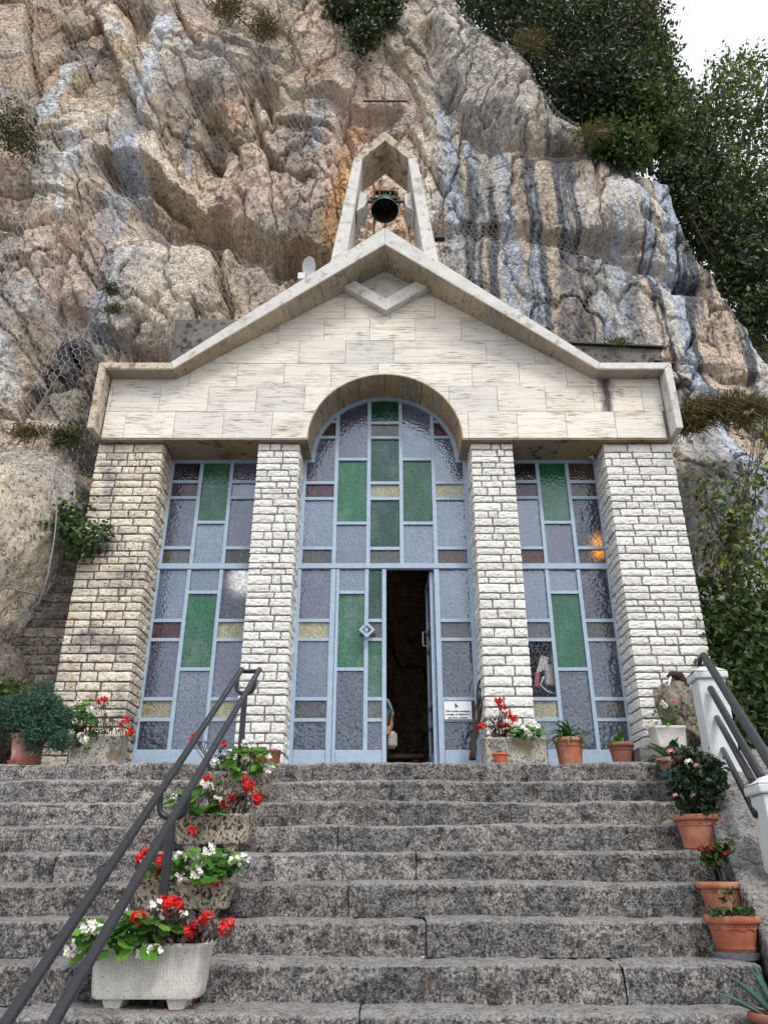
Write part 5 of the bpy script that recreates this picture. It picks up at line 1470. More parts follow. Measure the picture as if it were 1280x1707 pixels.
def rosette(name, label, cat, loc, kind, n, s, tilt=(.1, 1.0), group=None, yaw=None, flowers=()):
    root = thing(name, label, cat, loc, group)
    for k in range(n):
        a = (2 * math.pi * k / n * 2.4 + random.uniform(-.3, .3)) if yaw is None else random.uniform(*yaw)
        put('leaf', LEAF[kind], root, Vector(loc) + Vector((random.uniform(-.02, .02), random.uniform(-.02, .02), 0)), (random.uniform(*tilt), random.uniform(-.2, .2), a), s * random.uniform(.65, 1.15))
    return root
c = potE[1]; rosette('strap_leaved_plant', 'grassy strap leaved plant arching over the landing pot', 'plant', (c[0], c[1], c[2] - .02), 'strap', 80, 1.15, (-.35, 1.0))
c = potF[1]; rosette('heart_leaved_plant', 'small climbing plant with pale heart leaves in the dark pot', 'plant', (c[0], c[1], c[2] - .02), 'heart', 16, .9, (.3, 1.5))
c = potD[1]; rosette('broad_leaved_plant', 'dark broad leaved plant in the blue saucer pot', 'plant', (c[0], c[1], c[2] - .03), 'pointed', 22, .80, (.0, 1.2))
c = potJ[1]; rosette('agave', 'blue green agave at the lower right corner', 'plant', (c[0], c[1], c[2] - .03), 'agave', 13, .62, (.35, 1.3))
c = potG[1]; rosette('small_succulent', 'tiny spiky plant in the orange plastic pot', 'plant', (c[0], c[1], c[2] - .01), 'strap', 18, .34, (-.3, 1.0))
tt = tr7[1]
root = thing('leafy_plant', 'low leafy plant with small pale blooms in the raised trough', 'plant', ((tt[0] + tt[1]) / 2, tt[3] + .1, tt[2] - .03))
for k in range(60):
    p = Vector(P(random.gauss(1116, 15), random.uniform(1174, 1208), tt[3] + random.uniform(0, .15)))
    put('leaf', LEAF['bronze'] if False else LEAF['heart'], root, p, (random.uniform(-.6, .6), random.uniform(-.4, .4), random.uniform(0, 6.28)), random.uniform(.25, .5))
for px_, py_, cc in ((1103, 1171, 'w'), (1123, 1170, 'p'), (1108, 1176, 'w')): put('flower', FL[cc][0], root, P(px_, py_, tt[3]), (1, 0, 0), .8)

# ---- foliage masses of many leaf faces
CLUMP = 1
def leaves_np(centres, size, seed, aspect=.5, up=.35, colour_bias=None, fold=.25):
    rg = np.random.default_rng(seed); n = len(centres)
    d = rg.normal(size=(n, 3)); d[:, 2] -= up; d /= np.linalg.norm(d, axis=1, keepdims=True)
    nn = rg.normal(size=(n, 3)); nn[:, 2] += .8; nn -= (nn * d).sum(1, keepdims=True) * d; nn /= np.linalg.norm(nn, axis=1, keepdims=True) + 1e-9
    s = np.cross(d, nn)
    L = size * rg.uniform(.6, 1.35, (n, 1))
    w = L * aspect * .5
    V = np.stack([centres - d * L * .5, centres + s * w + nn * w * fold, centres + d * L * .5, centres - s * w + nn * w * fold], 1).reshape(-1, 3)
    Q = np.arange(n)[:, None] * 4 + np.arange(4)[None, :]
    ct = np.repeat(rg.normal(0, .16, n // CLUMP + 1), CLUMP)[:n]      # each twig has its own tone
    t = np.clip(rg.beta(2.0, 2.8, n) + ct + (0 if colour_bias is None else colour_bias), 0, 1)
    C = np.repeat(np.stack([t, t, t, np.ones(n)], 1), 4, 0)
    return V, Q, C
def blob_points(blobs, n, seed, shell=.55, clump=.14, per=14):
    """blobs (cx, cy, cz, rx, ry, rz, weight); leaves gather in twig-sized clumps through the outer volume"""
    rg = np.random.default_rng(seed); out = []
    W = np.array([b[6] for b in blobs]); W = W / W.sum()
    for b, w in zip(blobs, W):
        m = int(n * w); k = max(1, m // per)
        u = rg.normal(size=(k, 3)); u /= np.linalg.norm(u, axis=1, keepdims=True)
        r = rg.uniform(shell ** 3, 1, (k, 1)) ** (1 / 3)  # light green; also the oak edge's sunlight painted as leaf colour
        lump = .78 + .42 * fbm3(u[:, 0] * 2 + b[0], u[:, 1] * 2 + b[1], u[:, 2] * 2 + b[2], 3, seed)[:, None]
        c = u * r * lump * np.array(b[3:6]) + np.array(b[:3])
        p = np.repeat(c, per, 0) + rg.normal(size=(k * per, 3)) * clump * np.array([1, 1, .7])
        out.append(p)
    global CLUMP; CLUMP = per
    return np.concatenate(out)
def pxblobs(L):
    """(px, py, Y, r px, weight) -> blobs"""
    out = []
    for px_, py_, Y, r, w in L:
        c = P(px_, py_, Y); k = (CP + SP * T(py_)) * Y / FPX
        out.append((c[0], c[1], c[2], r * k, r * k * .9, r * k * 1.15, w))
    return out
def limb(mb, a, b2, r0, r1, seed, n=6, wob=.12):
    rg = random.Random(seed); a, b2 = Vector(a), Vector(b2); L = (b2 - a).length
    pts = [a.lerp(b2, k / n) + (Vector((rg.uniform(-1, 1), rg.uniform(-1, 1), rg.uniform(-.4, .4))) * wob * L * .25 if 0 < k < n else Vector()) for k in range(n + 1)]
    mb.tube(pts, [r0 + (r1 - r0) * k / n for k in range(n + 1)], 8)
def tree(name, label, blobs, base, n, size, mat, seed, trunk_r=.12, clump=.14, shell=.5, bias=None, group=None, cat='tree', nl=9, aspect=.5, per=14):
    root = thing(name, label, cat, base, group)
    pts = blob_points(blobs, n, seed, shell, clump, per)
    cb = None
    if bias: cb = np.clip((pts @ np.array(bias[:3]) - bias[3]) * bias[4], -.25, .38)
    V, Q, C = leaves_np(pts, size, seed + 1, aspect, colour_bias=cb)
    np_mesh('crown', V, Q, mat, root, color=C)
    mb = MB(); rg = random.Random(seed)
    top = Vector(blobs[0][:3])
    limb(mb, base, top, trunk_r, trunk_r * .45, seed)
    for k in range(nl):
        b2 = rg.choice(blobs); e = Vector(b2[:3]) + Vector((rg.uniform(-.7, .7) * b2[3], rg.uniform(-.7, .7) * b2[4], rg.uniform(-.3, .8) * b2[5]))
        s0 = Vector(base).lerp(top, rg.uniform(.35, .95)); limb(mb, s0, e, trunk_r * .42, trunk_r * .10, seed + k)
        for q in range(4):
            e2 = e + Vector((rg.uniform(-.6, .6), rg.uniform(-.6, .6), rg.uniform(-.3, .6))) * (b2[3] + .1) * .8
            limb(mb, s0.lerp(e, rg.uniform(.5, 1)), e2, trunk_r * .13, trunk_r * .03, seed + 50 + k * 4 + q, 4)
    mb.build('trunk', M['bark'], root, smooth=True)
    return root
SUNB = (.35, -.35, .55)  # sunlight painted into the crowns: leaves towards the sun are tinted lighter
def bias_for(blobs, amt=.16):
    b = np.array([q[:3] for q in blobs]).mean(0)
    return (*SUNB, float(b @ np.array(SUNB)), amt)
bl = pxblobs([(930, 90, 9.9, 120, 3), (860, 20, 10.0, 95, 2), (1010, 60, 10.1, 95, 2), (985, 165, 9.6, 95, 2.4), (1055, 200, 9.7, 75, 2), (1075, 110, 10.0, 50, 1), (930, -40, 10.5, 140, 2), (800, -10, 10.2, 60, .9), (1060, 20, 10.4, 48, .8)])
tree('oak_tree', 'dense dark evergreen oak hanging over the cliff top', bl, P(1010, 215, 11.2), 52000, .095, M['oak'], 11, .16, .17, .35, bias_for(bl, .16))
bl = pxblobs([(1075, 180, 9.3, 55, 2), (1100, 225, 9.4, 45, 1.6), (1040, 255, 9.2, 45, 1.4), (1085, 120, 9.6, 45, 1.2), (1010, 240, 9.1, 40, .8), (1095, 70, 9.8, 28, .5), (1120, 160, 9.8, 32, .6)])
tree('young_oak', 'shrub in lighter, sun-painted green at the right edge of the oak', bl, P(1085, 290, 9.6), 13000, .10, M['oak_light'], 12, .06, .12, .3, None, nl=8, cat='shrub')
bl = pxblobs([(1225, 330, 12.5, 85, 3), (1265, 210, 13, 85, 2.2), (1180, 260, 12.8, 55, 1.3), (1215, 140, 13.4, 50, 1.0), (1280, 430, 12, 90, 2), (1200, 420, 12.2, 60, 1.6), (1250, 110, 13.5, 34, .6), (1300, 320, 12.8, 80, 1.6), (1170, 330, 12.3, 42, 1), (1150, 215, 12.4, 34, .9), (1148, 275, 12.0, 34, 1.0), (1140, 170, 12.4, 22, .5), (1190, 190, 12.8, 40, .8), (1160, 385, 11.8, 36, .9)])
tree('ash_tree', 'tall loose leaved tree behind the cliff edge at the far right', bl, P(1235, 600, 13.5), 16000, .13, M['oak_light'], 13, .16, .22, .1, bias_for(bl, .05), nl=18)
bl = pxblobs([(1240, 460, 10.8, 60, 2), (1210, 400, 11, 50, 1.6), (1275, 530, 10.4, 50, 1.5), (1180, 350, 11.2, 42, 1.2), (1290, 450, 10.8, 50, 1.4), (1255, 380, 11.2, 50, 1.2), (1128, 300, 11.0, 34, 1.2), (1150, 250, 11.4, 38, 1.3), (1120, 345, 10.8, 26, .8), (1165, 300, 11.2, 40, 1.2), (1135, 215, 11.4, 26, .7)])
tree('thicket_shrub', 'dark shrub filling the gap under the far right tree', bl, P(1260, 600, 11.5), 20000, .11, M['oak'], 14, .08, .16, .3, None, cat='shrub')
bl = pxblobs([(605, 25, 8.7, 42, 2), (640, 10, 8.8, 34, 1.2), (570, 15, 8.8, 28, 1), (610, 60, 8.6, 22, .7), (600, -40, 8.9, 60, 1.6)])
tree('cliff_shrub', 'dark bushy shrub rooted in the cliff above the cross', bl, P(610, 50, 9.2), 10000, .085, M['oak'], 15, .05, .10, .35, None, cat='shrub', nl=6)
bl = pxblobs([(380, 10, 8.3, 26, 1), (440, 45, 8.3, 24, .8)])
tree('dry_tuft', 'yellowish tuft growing high on the cliff at the left', bl, P(430, 60, 8.6), 2200, .10, M['dry_grass'], 16, .015, .10, .2, None, cat='shrub', nl=3, aspect=.16)
bl = pxblobs([(15, 215, 7.6, 34, 1), (35, 235, 7.6, 22, .6)])
tree('dry_bush', 'thin twiggy bush on the cliff at the left photo edge', bl, P(15, 250, 7.9), 1500, .07, M['moss'], 17, .02, .12, .2, None, cat='shrub', nl=10, aspect=.3)
# right: sparse sapling in front of the rock, dense undergrowth below
bl = pxblobs([(1215, 850, 7.7, 40, 1.3), (1250, 890, 7.6, 46, 1.6), (1190, 915, 7.8, 30, .9), (1265, 800, 7.7, 36, 1), (1190, 790, 7.8, 20, .35), (1225, 950, 7.6, 46, 1.5), (1280, 960, 7.4, 50, 1.6), (1180, 830, 7.8, 20, .4), (1275, 720, 7.9, 24, .5)])
tree('sapling', 'sparse young tree with yellowing leaves in front of the grey rock', bl, P(1225, 1180, 7.7), 1150, .085, M['yellowing'], 18, .03, .13, .1, None, nl=16, cat='tree', per=6)
bl = pxblobs([(1225, 1090, 7.6, 60, 2), (1270, 1040, 7.5, 55, 1.8), (1190, 1045, 7.8, 30, .8), (1175, 985, 8.0, 18, .3), (1260, 1160, 7.2, 55, 1.8), (1205, 1150, 7.6, 50, 1.6), (1300, 1100, 7.2, 60, 1.6), (1240, 1220, 7.1, 45, 1.2)])
tree('undergrowth_bush', 'dense dark undergrowth behind the white post and railing', bl, P(1235, 1240, 7.6), 11000, .085, M['bush'], 19, .04, .14, .25, None, cat='bush', nl=8)
bl = pxblobs([(122, 880, 7.28, 20, 1.4), (146, 902, 7.24, 18, 1), (112, 856, 7.3, 14, .6), (166, 888, 7.3, 12, .4), (142, 835, 7.32, 8, .2), (130, 918, 7.25, 12, .4)])
tree('wall_creeper', 'green creeper spilling between boulder and left pillar', bl, P(118, 880, 7.5), 900, .060, M['bush'], 20, .012, .07, .1, None, cat='plant', nl=6, aspect=.75, per=6)
bl = pxblobs([(5, 1175, 7.1, 34, 1), (30, 1165, 7.3, 22, .6)])
tree('pale_bush', 'pale yellow green bush behind the juniper at the photo edge', bl, P(8, 1225, 7.3), 1800, .06, M['oak_light'], 21, .015, .08, .2, None, cat='bush', nl=4)
# juniper in its pot
c = potH[1]
bl = pxblobs([(58, 1190, 6.72, 50, 3), (20, 1200, 6.75, 38, 1.6), (95, 1205, 6.72, 32, 1.4), (60, 1215, 6.66, 40, 1.2), (-10, 1195, 6.8, 34, 1), (100, 1235, 6.65, 18, .4)])
tree('juniper', 'rounded blue green juniper in the red clay pot', bl, (c[0], c[1], c[2] - .02), 26000, .042, M['juniper'], 22, .02, .028, .45, None, cat='shrub', nl=8, aspect=.16, per=26)
# rose bush, small rose, herbs
c = potA[1]
bl = pxblobs([(1158, 1310, 5.45, 38, 2), (1150, 1275, 5.5, 26, 1), (1180, 1290, 5.5, 26, 1), (1165, 1335, 5.42, 30, 1), (1140, 1300, 5.45, 18, .5)])
root = tree('rose_bush', 'leafy rose bush with pink and white blooms in the pale pot', bl, (c[0], c[1], c[2] - .02), 4200, .045, M['rose_leaf'], 23, .012, .035, .2, None, cat='shrub', nl=9, aspect=.6, per=7)
for px_, py_, cc, s_ in ((1117, 1254, 'p', .85), (1132, 1266, 'd', .7), (1147, 1271, 'w', .85), (1160, 1277, 'p', .6), (1125, 1327, 'p', .6), (1155, 1327, 'p', .55)):
    put('flower', FL[cc][1], root, P(px_, py_, 5.28), (1.0, 0, 0), s_)
c = potB[1]
bl = pxblobs([(1190, 1425, 4.9, 17, 1), (1202, 1415, 4.9, 12, .7), (1180, 1432, 4.9, 10, .5)])
root = tree('small_rose', 'small rose with dark red blooms in the plain pot', bl, (c[0], c[1], c[2] - .02), 240, .042, M['oak_light'], 24, .006, .02, .2, None, cat='shrub', nl=5, aspect=.6, per=4)
for px_, py_ in ((1168, 1416), (1185, 1416), (1209, 1425)): put('flower', FL['d'][1], root, P(px_, py_, 4.85), (1.0, 0, 0), .75)
c = potC[1]
root = thing('herb_plant', 'low herbs with one thin shoot in the orange pot', 'plant', (c[0], c[1], c[2] - .02))
pts = np.array([P(random.uniform(1180, 1255), random.uniform(1514, 1526), 4.5 + random.uniform(-.08, .1)) for _ in range(260)] + [P(1211 + random.uniform(-14, 14), 1492 + random.uniform(-14, 14), 4.5) for _ in range(26)])
V, Q, C = leaves_np(pts, .032, 5, .65); np_mesh('leaves', V, Q, M['bush'], root, color=C)
mb = MB(); mb.tube([(c[0], c[1], c[2] - .02), P(1222, 1508, 4.5), P(1213, 1494, 4.5), P(1205, 1480, 4.5)], [.004, .003, .003, .002], 5); mb.tube([P(1222, 1508, 4.5), P(1224, 1490, 4.5)], .0025, 5); mb.build('stems', M['stem'], root, smooth=True)
# dry grass on the ledge, moss cushions
def tuft(name, label, pxs, Y, n, L, mat, seed, droop=.8, cat='grass'):
    rg = np.random.default_rng(seed)
    base = np.array([P(px_ + rg.normal() * sx_, py_ + rg.normal() * sy_, Y + rg.uniform(-.15, .15)) for (px_, py_, sx_, sy_) in pxs for _ in range(n // len(pxs))])
    m = len(base); d = rg.normal(size=(m, 3)) * np.array([.8, .6, .35]); d[:, 1] -= .3; d[:, 2] += .35
    d /= np.linalg.norm(d, axis=1, keepdims=True); s = np.cross(d, rg.normal(size=(m, 3))); s /= np.linalg.norm(s, axis=1, keepdims=True)
    Ls = L * rg.uniform(.5, 1.3, (m, 1)); w = .006
    mid = base + d * Ls * .5; tip = base + d * Ls; tip[:, 2] -= (Ls * droop * .6)[:, 0]
    V = np.stack([base - s * w, base + s * w, mid + s * w, mid - s * w, tip], 1).reshape(-1, 3)
    b0 = np.arange(m)[:, None] * 5
    Q = np.concatenate([b0 + np.array([[0, 1, 2, 3]]), b0 + np.array([[3, 2, 4, 4]])], 0)
    t = rg.beta(2, 2, m); C = np.repeat(np.stack([t, t, t, np.ones(m)], 1), 5, 0)
    me_v = V; tri = np.concatenate([b0 + np.array([[0, 1, 2]]), b0 + np.array([[0, 2, 3]]), b0 + np.array([[3, 2, 4]])], 0)
    o = np_mesh(name, me_v, tri, mat, None, color=C)
    return tag(o, label, cat, kind=None)
tuft('grass_tuft', 'dry brown grass cushion on the ledge right of the gable', [(1215, 680, 28, 8), (1170, 690, 18, 8), (1250, 690, 18, 10), (1150, 705, 10, 8)], 8.1, 2600, .28, M['dry_grass'], 31)
tuft('grass_tuft', 'brown grass tuft on top of the rounded boulder', [(50, 722, 14, 5)], 7.5, 420, .16, M['dry_grass'], 32)
tuft('grass_tuft', 'dark green tuft under the left end of the gable', [(112, 728, 14, 8)], 7.7, 500, .13, M['moss'], 33, 1.2)
tuft('moss_cushion', 'upper moss cushion on the pale left bulge', [(187, 484, 5, 5)], 7.95, 260, .09, M['moss'], 34, 1.0, 'moss')
tuft('moss_cushion', 'lower moss cushion on the pale left bulge', [(190, 517, 6, 4)], 7.95, 260, .09, M['moss'], 35, 1.0, 'moss')
tuft('grass_tuft', 'pale grass tuft on the ledge below the oak', [(985, 225, 10, 4)], 8.7, 400, .22, M['dry_grass'], 36, .4)
tuft('grass_tuft', 'orange brown tuft beside the oak high on the cliff', [(885, 70, 12, 8)], 9.0, 450, .25, M['dry_grass'], 37, .9)
tuft('grass_tuft', 'small green tuft growing on the right side block', [(1030, 572, 8, 4)], 7.9, 160, .10, M['moss'], 38, .8)

rg = np.random.default_rng(77)
gb = np.stack([rg.uniform(3.3, 11, 9000), rg.uniform(3.5, 8.6, 9000), np.zeros(9000)], 1)
gb = gb[(vn2(gb[:, 0] * 1.3, gb[:, 1] * 1.3, 90) > .38) & (gb[:, 0] > 3.75 + .2 * (gb[:, 1] - 5.9))]
gb[:, 2] = np.clip(.45 + (gb[:, 1] - 5.9) * .6, -1.7, .86 + .04 * np.clip(gb[:, 1] - 6.5, 0, 9)) + .25 * sstep(3.4, 5.5, gb[:, 0]) + .10
V, Q, C = leaves_np(gb, .20, 78, .28, up=-1.2)
tag(np_mesh('ground_cover', V, Q, M['bush'], None, color=C), 'low green ground cover on the bank right of the stairs', 'ground cover', kind='stuff')

# ================================================================== SMALL FIXTURES
dc = P(517, 446, 7.75)
dish = thing('satellite_dish', 'small off white satellite dish behind the left roof slope', 'dish', (dc[0], 7.75, dc[2] - .25))
mb = MB(); n_ = 36
rp = [(.001, .0), (.05, .004), (.09, .013), (.125, .028), (.128, .022), (.09, .005), (.001, -.008)]
tilt = Matrix.Rotation(R(112), 4, 'X'); yaw = Matrix.Rotation(R(-38), 4, 'Z')
mb.lathe(rp, (0, 0, 0), n_, .86, 1.12)
mb.v = [tuple(Vector(dc) + (yaw @ (tilt @ Vector(p)))) for p in mb.v]
mb.build('reflector', M['dish'], dish, auto=50)
mb = MB(); mb.box(dc[0] - .16, dc[0] - .06, 7.78, 7.83, dc[2] - .16, dc[2] - .05, .006); mb.tube([(dc[0] - .03, 7.80, dc[2]), (dc[0] - .05, 7.84, dc[2] - .4)], .016, 10); mb.build('mount', M['dish'], dish)
cc_ = P(984.5, 762, 7.66)
cctv = thing('security_camera', 'little white security camera under the soffit by the right pillar', 'camera', (cc_[0], 7.66, cc_[2]))
mb = MB(); a = Vector((cc_[0] + .05, 7.72, cc_[2] + .012)); b2 = Vector((cc_[0] - .025, 7.60, cc_[2] - .012)); mb.tube([a, b2], .021, 16); mb.build('camera_body', M['dish'], cctv, auto=40)
mb = MB(); mb.tube([b2, b2 + (b2 - a).normalized() * .006], .015, 14); mb.build('lens', M['ink'], cctv, auto=40)
mb = MB(); mb.tube([a, a + Vector((.03, .04, .0)), a + Vector((.035, .05, .045))], .009, 8); mb.build('arm', M['dish'], cctv, smooth=True)
rc = P(738, 378, 7.9)
fl = thing('rusty_bracket', 'rusty lamp bracket on a rod right of the bell gable', 'bracket', (rc[0], 7.9, rc[2] - .2))
mb = MB(); mb.tube([P(738, 355, 7.9), P(739, 396, 7.9)], .014, 8); mb.build('rod', M['rust'], fl)
mb = MB(); q = P(735, 397, 7.9); mb.box(q[0] - .10, q[0] + .05, 7.86, 7.94, q[2] - .03, q[2] + .01, .004); mb.tube([P(730, 400, 7.9), P(738, 440, 7.8)], .006, 6); mb.build('plate', M['black_iron'], fl)
lc = P(761, 500, 7.2)
mb = MB(); mb.tube([(lc[0], 7.24, lc[2] + .05), (lc[0] + .01, 7.235, lc[2] - .03), (lc[0] - .02, 7.235, lc[2] - .02), (lc[0] - .01, 7.24, lc[2] + .04)], .005, 6); o = mb.build('iron_hook', M['black_iron'], None, smooth=True)
tag(o, 'small iron hook under the right roof slope', 'hook')
# loose steel cables lying on the rock
def on_rock(px_, py_, Y):
    '''nearest the given distance at which the sight line meets the netted rock'''
    for _ in range(40):
        p = P(px_, py_, Y); Y = Y * .6 + .4 * (float(net_y(np.array([p[0]]), np.array([p[2]]))[0]) - .03)
    return P(px_, py_, Y)
def cable(label, pts, r=.012):
    mb = MB()
    q = [Vector(on_rock(x, y, Y) if Y > 7.05 else P(x, y, Y)) for x, y, Y in pts]; out = []
    for i in range(len(q) - 1):
        p0, p1, p2, p3 = q[max(0, i - 1)], q[i], q[i + 1], q[min(len(q) - 1, i + 2)]
        for k in range(6):
            t = k / 6
            out.append(.5 * ((2 * p1) + (-p0 + p2) * t + (2 * p0 - 5 * p1 + 4 * p2 - p3) * t * t + (-p0 + 3 * p1 - 3 * p2 + p3) * t ** 3))
    out.append(q[-1]); mb.tube(out, r, 7)
    return tag(mb.build('cable', M['cable'], None, smooth=True), label, 'cable')
cable('thin dark cable running from the left bulge to the roof slope', [(212, 404, 7.5), (262, 400, 7.4), (300, 425, 7.45), (345, 470, 7.5), (400, 512, 7.55)], .006)
cable('steel cable hanging down the gap onto the boulder', [(190, 440, 7.3), (150, 540, 7.15), (105, 615, 7.1), (62, 690, 7.0), (72, 735, 6.95), (92, 790, 6.95), (94, 870, 6.95), (80, 960, 6.9), (64, 1010, 6.95)], .007)
cable('slack steel cable across the rounded boulder', [(-30, 1000, 6.85), (10, 980, 6.85), (35, 985, 6.85), (66, 991, 6.85)], .008)
cable('taut cable from the gable end across the right rock', [(1100, 604, 7.6), (1180, 606, 7.9), (1290, 607, 8.1)], .005)
# leaning stick, sign, weathered stone
sk = MB(); rg = random.Random(3)
for k in range(3):
    pts = []
    for q in range(11):
        u = q / 10; pts.append(Vector(P(785 + 14 * u + rg.uniform(-2, 2) + k * 2, 1266 - 136 * u * (1 - .12 * k), 7.30 + .35 * u)))
    sk.tube(pts, [.017 - .008 * q / 10 for q in range(11)], 7)
tag(sk.build('dry_branch', M['stick'], None, smooth=True), 'bundle of dark dry branches leaning beside the notice', 'branch')
ys_ = 7.765
sx0, sx1, sz0, sz1 = PX(740, 1185, ys_), PX(786, 1185, ys_), PZ(1199, ys_), PZ(1169, ys_)
sg = thing('notice', 'white printed notice fixed to the glass right of the doors', 'sign', ((sx0 + sx1) / 2, ys_, sz0))
MB().box(sx0, sx1, ys_, ys_ + .004, sz0, sz1).build('card', M['sign'], sg)
def text(body, cx_, z, size, parent, name='lettering'):
    cu = bpy.data.curves.new(name, 'FONT'); cu.body = body; cu.size = size; cu.align_x = 'CENTER'; cu.align_y = 'CENTER'; cu.extrude = .0006; cu.offset = size * .022
    cu.materials.append(M['ink'])
    tmp = bpy.data.objects.new('tmp_text', cu); COL.objects.link(tmp)
    bpy.context.view_layer.update()
    me = bpy.data.meshes.new_from_object(tmp.evaluated_get(bpy.context.evaluated_depsgraph_get()))
    bpy.data.objects.remove(tmp)
    o = bpy.data.objects.new(name, me); link(o, parent); o.location = Vector((cx_, ys_ - .0015, z)) - wloc(parent); o.rotation_euler = (math.pi / 2, 0, 0)
    return o
cxs, hs_ = (sx0 + sx1) / 2, sz1 - sz0
text('Oltre questo passaggio,', cxs, sz0 + hs_ * .45, .0265, sg)
text('si prega, di rispettare il', cxs, sz0 + hs_ * .27, .0265, sg)
text('percorso, silenzio.', cxs, sz0 + hs_ * .09, .0265, sg)
mb = MB(); q = (cxs - .01, sz0 + hs_ * .74); mb.prism([(q[0] - .016, q[1] + .035), (q[0] + .004, q[1] + .008), (q[0] + .024, q[1] - .012), (q[0] + .004, q[1] - .010), (q[0] - .006, q[1] + .004), (q[0] - .004, q[1] - .026), (q[0] - .018, q[1] - .020)], ys_ - .0012, ys_ - .0002)
mb.build('emblem', M['ink'], sg)
st_ = rock_ball('weathered_stone', P(1132, 1190, 7.05), (.17, .17, .28), 540, n=60, shear=-.06, amp=2.2, colour=((.26, .22, .18), (.48, .40, .32)))
tag(st_, 'tall knobbly weathered stone against the right pillar', 'stone')
hc_ = P(1124, 1134, 6.98)
hd = thing('horn_stone', 'dark curled stone with a pale hanging tusk on top of the weathered stone', 'stone', (hc_[0], 6.98, hc_[2] - .12))
mb = MB(); mb.tube([P(1136, 1165, 7.0), P(1139, 1142, 6.98), P(1131, 1126, 6.97), P(1119, 1124, 6.95), P(1112, 1128, 6.93)], [.06, .052, .045, .032, .012], 12); mb.build('hood', M['stick'], hd, smooth=True)
mb = MB(); mb.tube([P(1124, 1170, 6.98), P(1125, 1150, 6.97), P(1128, 1136, 6.97)], [.045, .035, .02], 10); mb.build('neck', M['brick_ochre'], hd, smooth=True)
mb = MB(); mb.tube([P(1117, 1128, 6.93), P(1115, 1138, 6.92), P(1113.5, 1148, 6.92)], [.008, .010, .003], 8); mb.build('tusk', M['white_plastic'], hd, smooth=True)
# fallen petals and leaves on the treads
mb = [MB(), MB(), MB()]
for k in range(90):
    i = random.randint(1, 9); Yp = YL - GOING * i + random.uniform(.03, .26); x = random.gauss(-1.0, .35) if random.random() < .7 else random.uniform(-2, 1.9)
    z = LAND - RISE * i + .012; s = random.uniform(.008, .018); a = random.uniform(0, 6.28); c_, s_ = math.cos(a) * s, math.sin(a) * s
    m_ = mb[random.choice((0, 0, 1, 2))]
    m_.add([(x - c_, Yp - s_, z), (x + s_ * .6, Yp - c_ * .6, z + .006), (x + c_, Yp + s_, z + .002), (x - s_ * .6, Yp + c_ * .6, z + .007)], [(0, 1, 2, 3)])
for m_, mt, nm in zip(mb, ('red_petal', 'white_petal', 'stem'), ('fallen red petals scattered on the stair treads', 'fallen white petals scattered on the stair treads', 'dry brown leaf scraps scattered on the stair treads')):
    tag(m_.build('fallen_petals' if mt != 'stem' else 'dry_leaves', M[mt], None), nm, 'petals' if mt != 'stem' else 'leaves', kind='stuff')

# ================================================================== INSIDE THE CAVE
lp = P(998, 915, 8.22)
lamp = thing('votive_lamp', 'small glowing orange lamp inside behind the right window', 'lamp', (lp[0], 8.22, lp[2] - .2))
mb = MB(); mb.lathe([(.001, -.16), (.045, -.15), (.06, -.06), (.058, .09), (.045, .16), (.001, .18)], lp, 20); mb.build('lamp_glass', M['flame'], lamp, smooth=True)
MB().box(lp[0] - .06, lp[0] + .06, 8.16, 8.28, lp[2] - .36, lp[2] - .13, .01).build('lamp_base', M['wood'], lamp)
lg = P(402, 968, 8.25)
globe = thing('wall_globe', 'round white lit globe inside behind the left window', 'lamp', (lg[0], 8.25, lg[2] - .1))
mb = MB(); mb.lathe([(.001, -.16), (.09, -.12), (.13, -.03), (.13, .04), (.09, .13), (.001, .16)], lg, 20); mb.build('globe_glass', M['globe'], globe, smooth=True)
mb = MB(); mb.tube([(lg[0], 8.25, lg[2] - .1), (lg[0], 8.35, lg[2] - .2)], .02, 8); mb.build('globe_arm', M['wood'], globe)
bg_ = thing('white_bag', 'white bag with looped handle lying against the right window', 'bag', P(920, 1150, 7.95))
MB().box(PX(908, 1130, 7.9), PX(953, 1130, 7.9), 7.87, 7.98, PZ(1143, 7.9), PZ(1108, 7.9), .015).build('bag_body', M['white_plastic'], bg_)
mb = MB(); mb.tube([P(906, 1128, 7.88), P(900, 1142, 7.88), P(912, 1153, 7.88), P(930, 1158, 7.88)], .012, 8); mb.tube([P(921, 1080, 7.88), P(919, 1100, 7.88), P(922, 1110, 7.88)], .012, 8); mb.build('bag_handle', M['white_plastic'], bg_, smooth=True)
pk = thing('paper_roll', 'pink and white paper standing beside the white bag', 'paper', P(897, 1140, 7.93))
mb = MB(); q = [P(x, y, 7.885) for x, y in ((901, 1092), (916, 1096), (908, 1116), (893, 1123))]; mb.prism([(p[0], p[2]) for p in q], 7.885, 7.892); mb.build('sheet', M['white_plastic'], pk)
mb = MB(); q = [P(x, y, 7.882) for x, y in ((892, 1122), (899, 1122), (897, 1145), (891, 1143))]; mb.prism([(p[0], p[2]) for p in q], 7.882, 7.889); mb.build('band', M['pink_paper'], pk)
rf = thing('red_bouquet', 'red flowers standing inside behind the notice', 'bouquet', P(778, 1250, 8.05))
for k in range(9): put('flower', FL['r'][k % 4], rf, P(random.uniform(768, 792), random.uniform(1205, 1235), 7.95), (1, 0, random.random()), 1.3)
mb = MB(); v_ = P(782, 1240, 8.0); mb.lathe([(.001, -.16), (.05, -.16), (.055, .0), (.06, .06)], v_, 16); mb.build('vase', M['plastic_red'], rf, smooth=True)

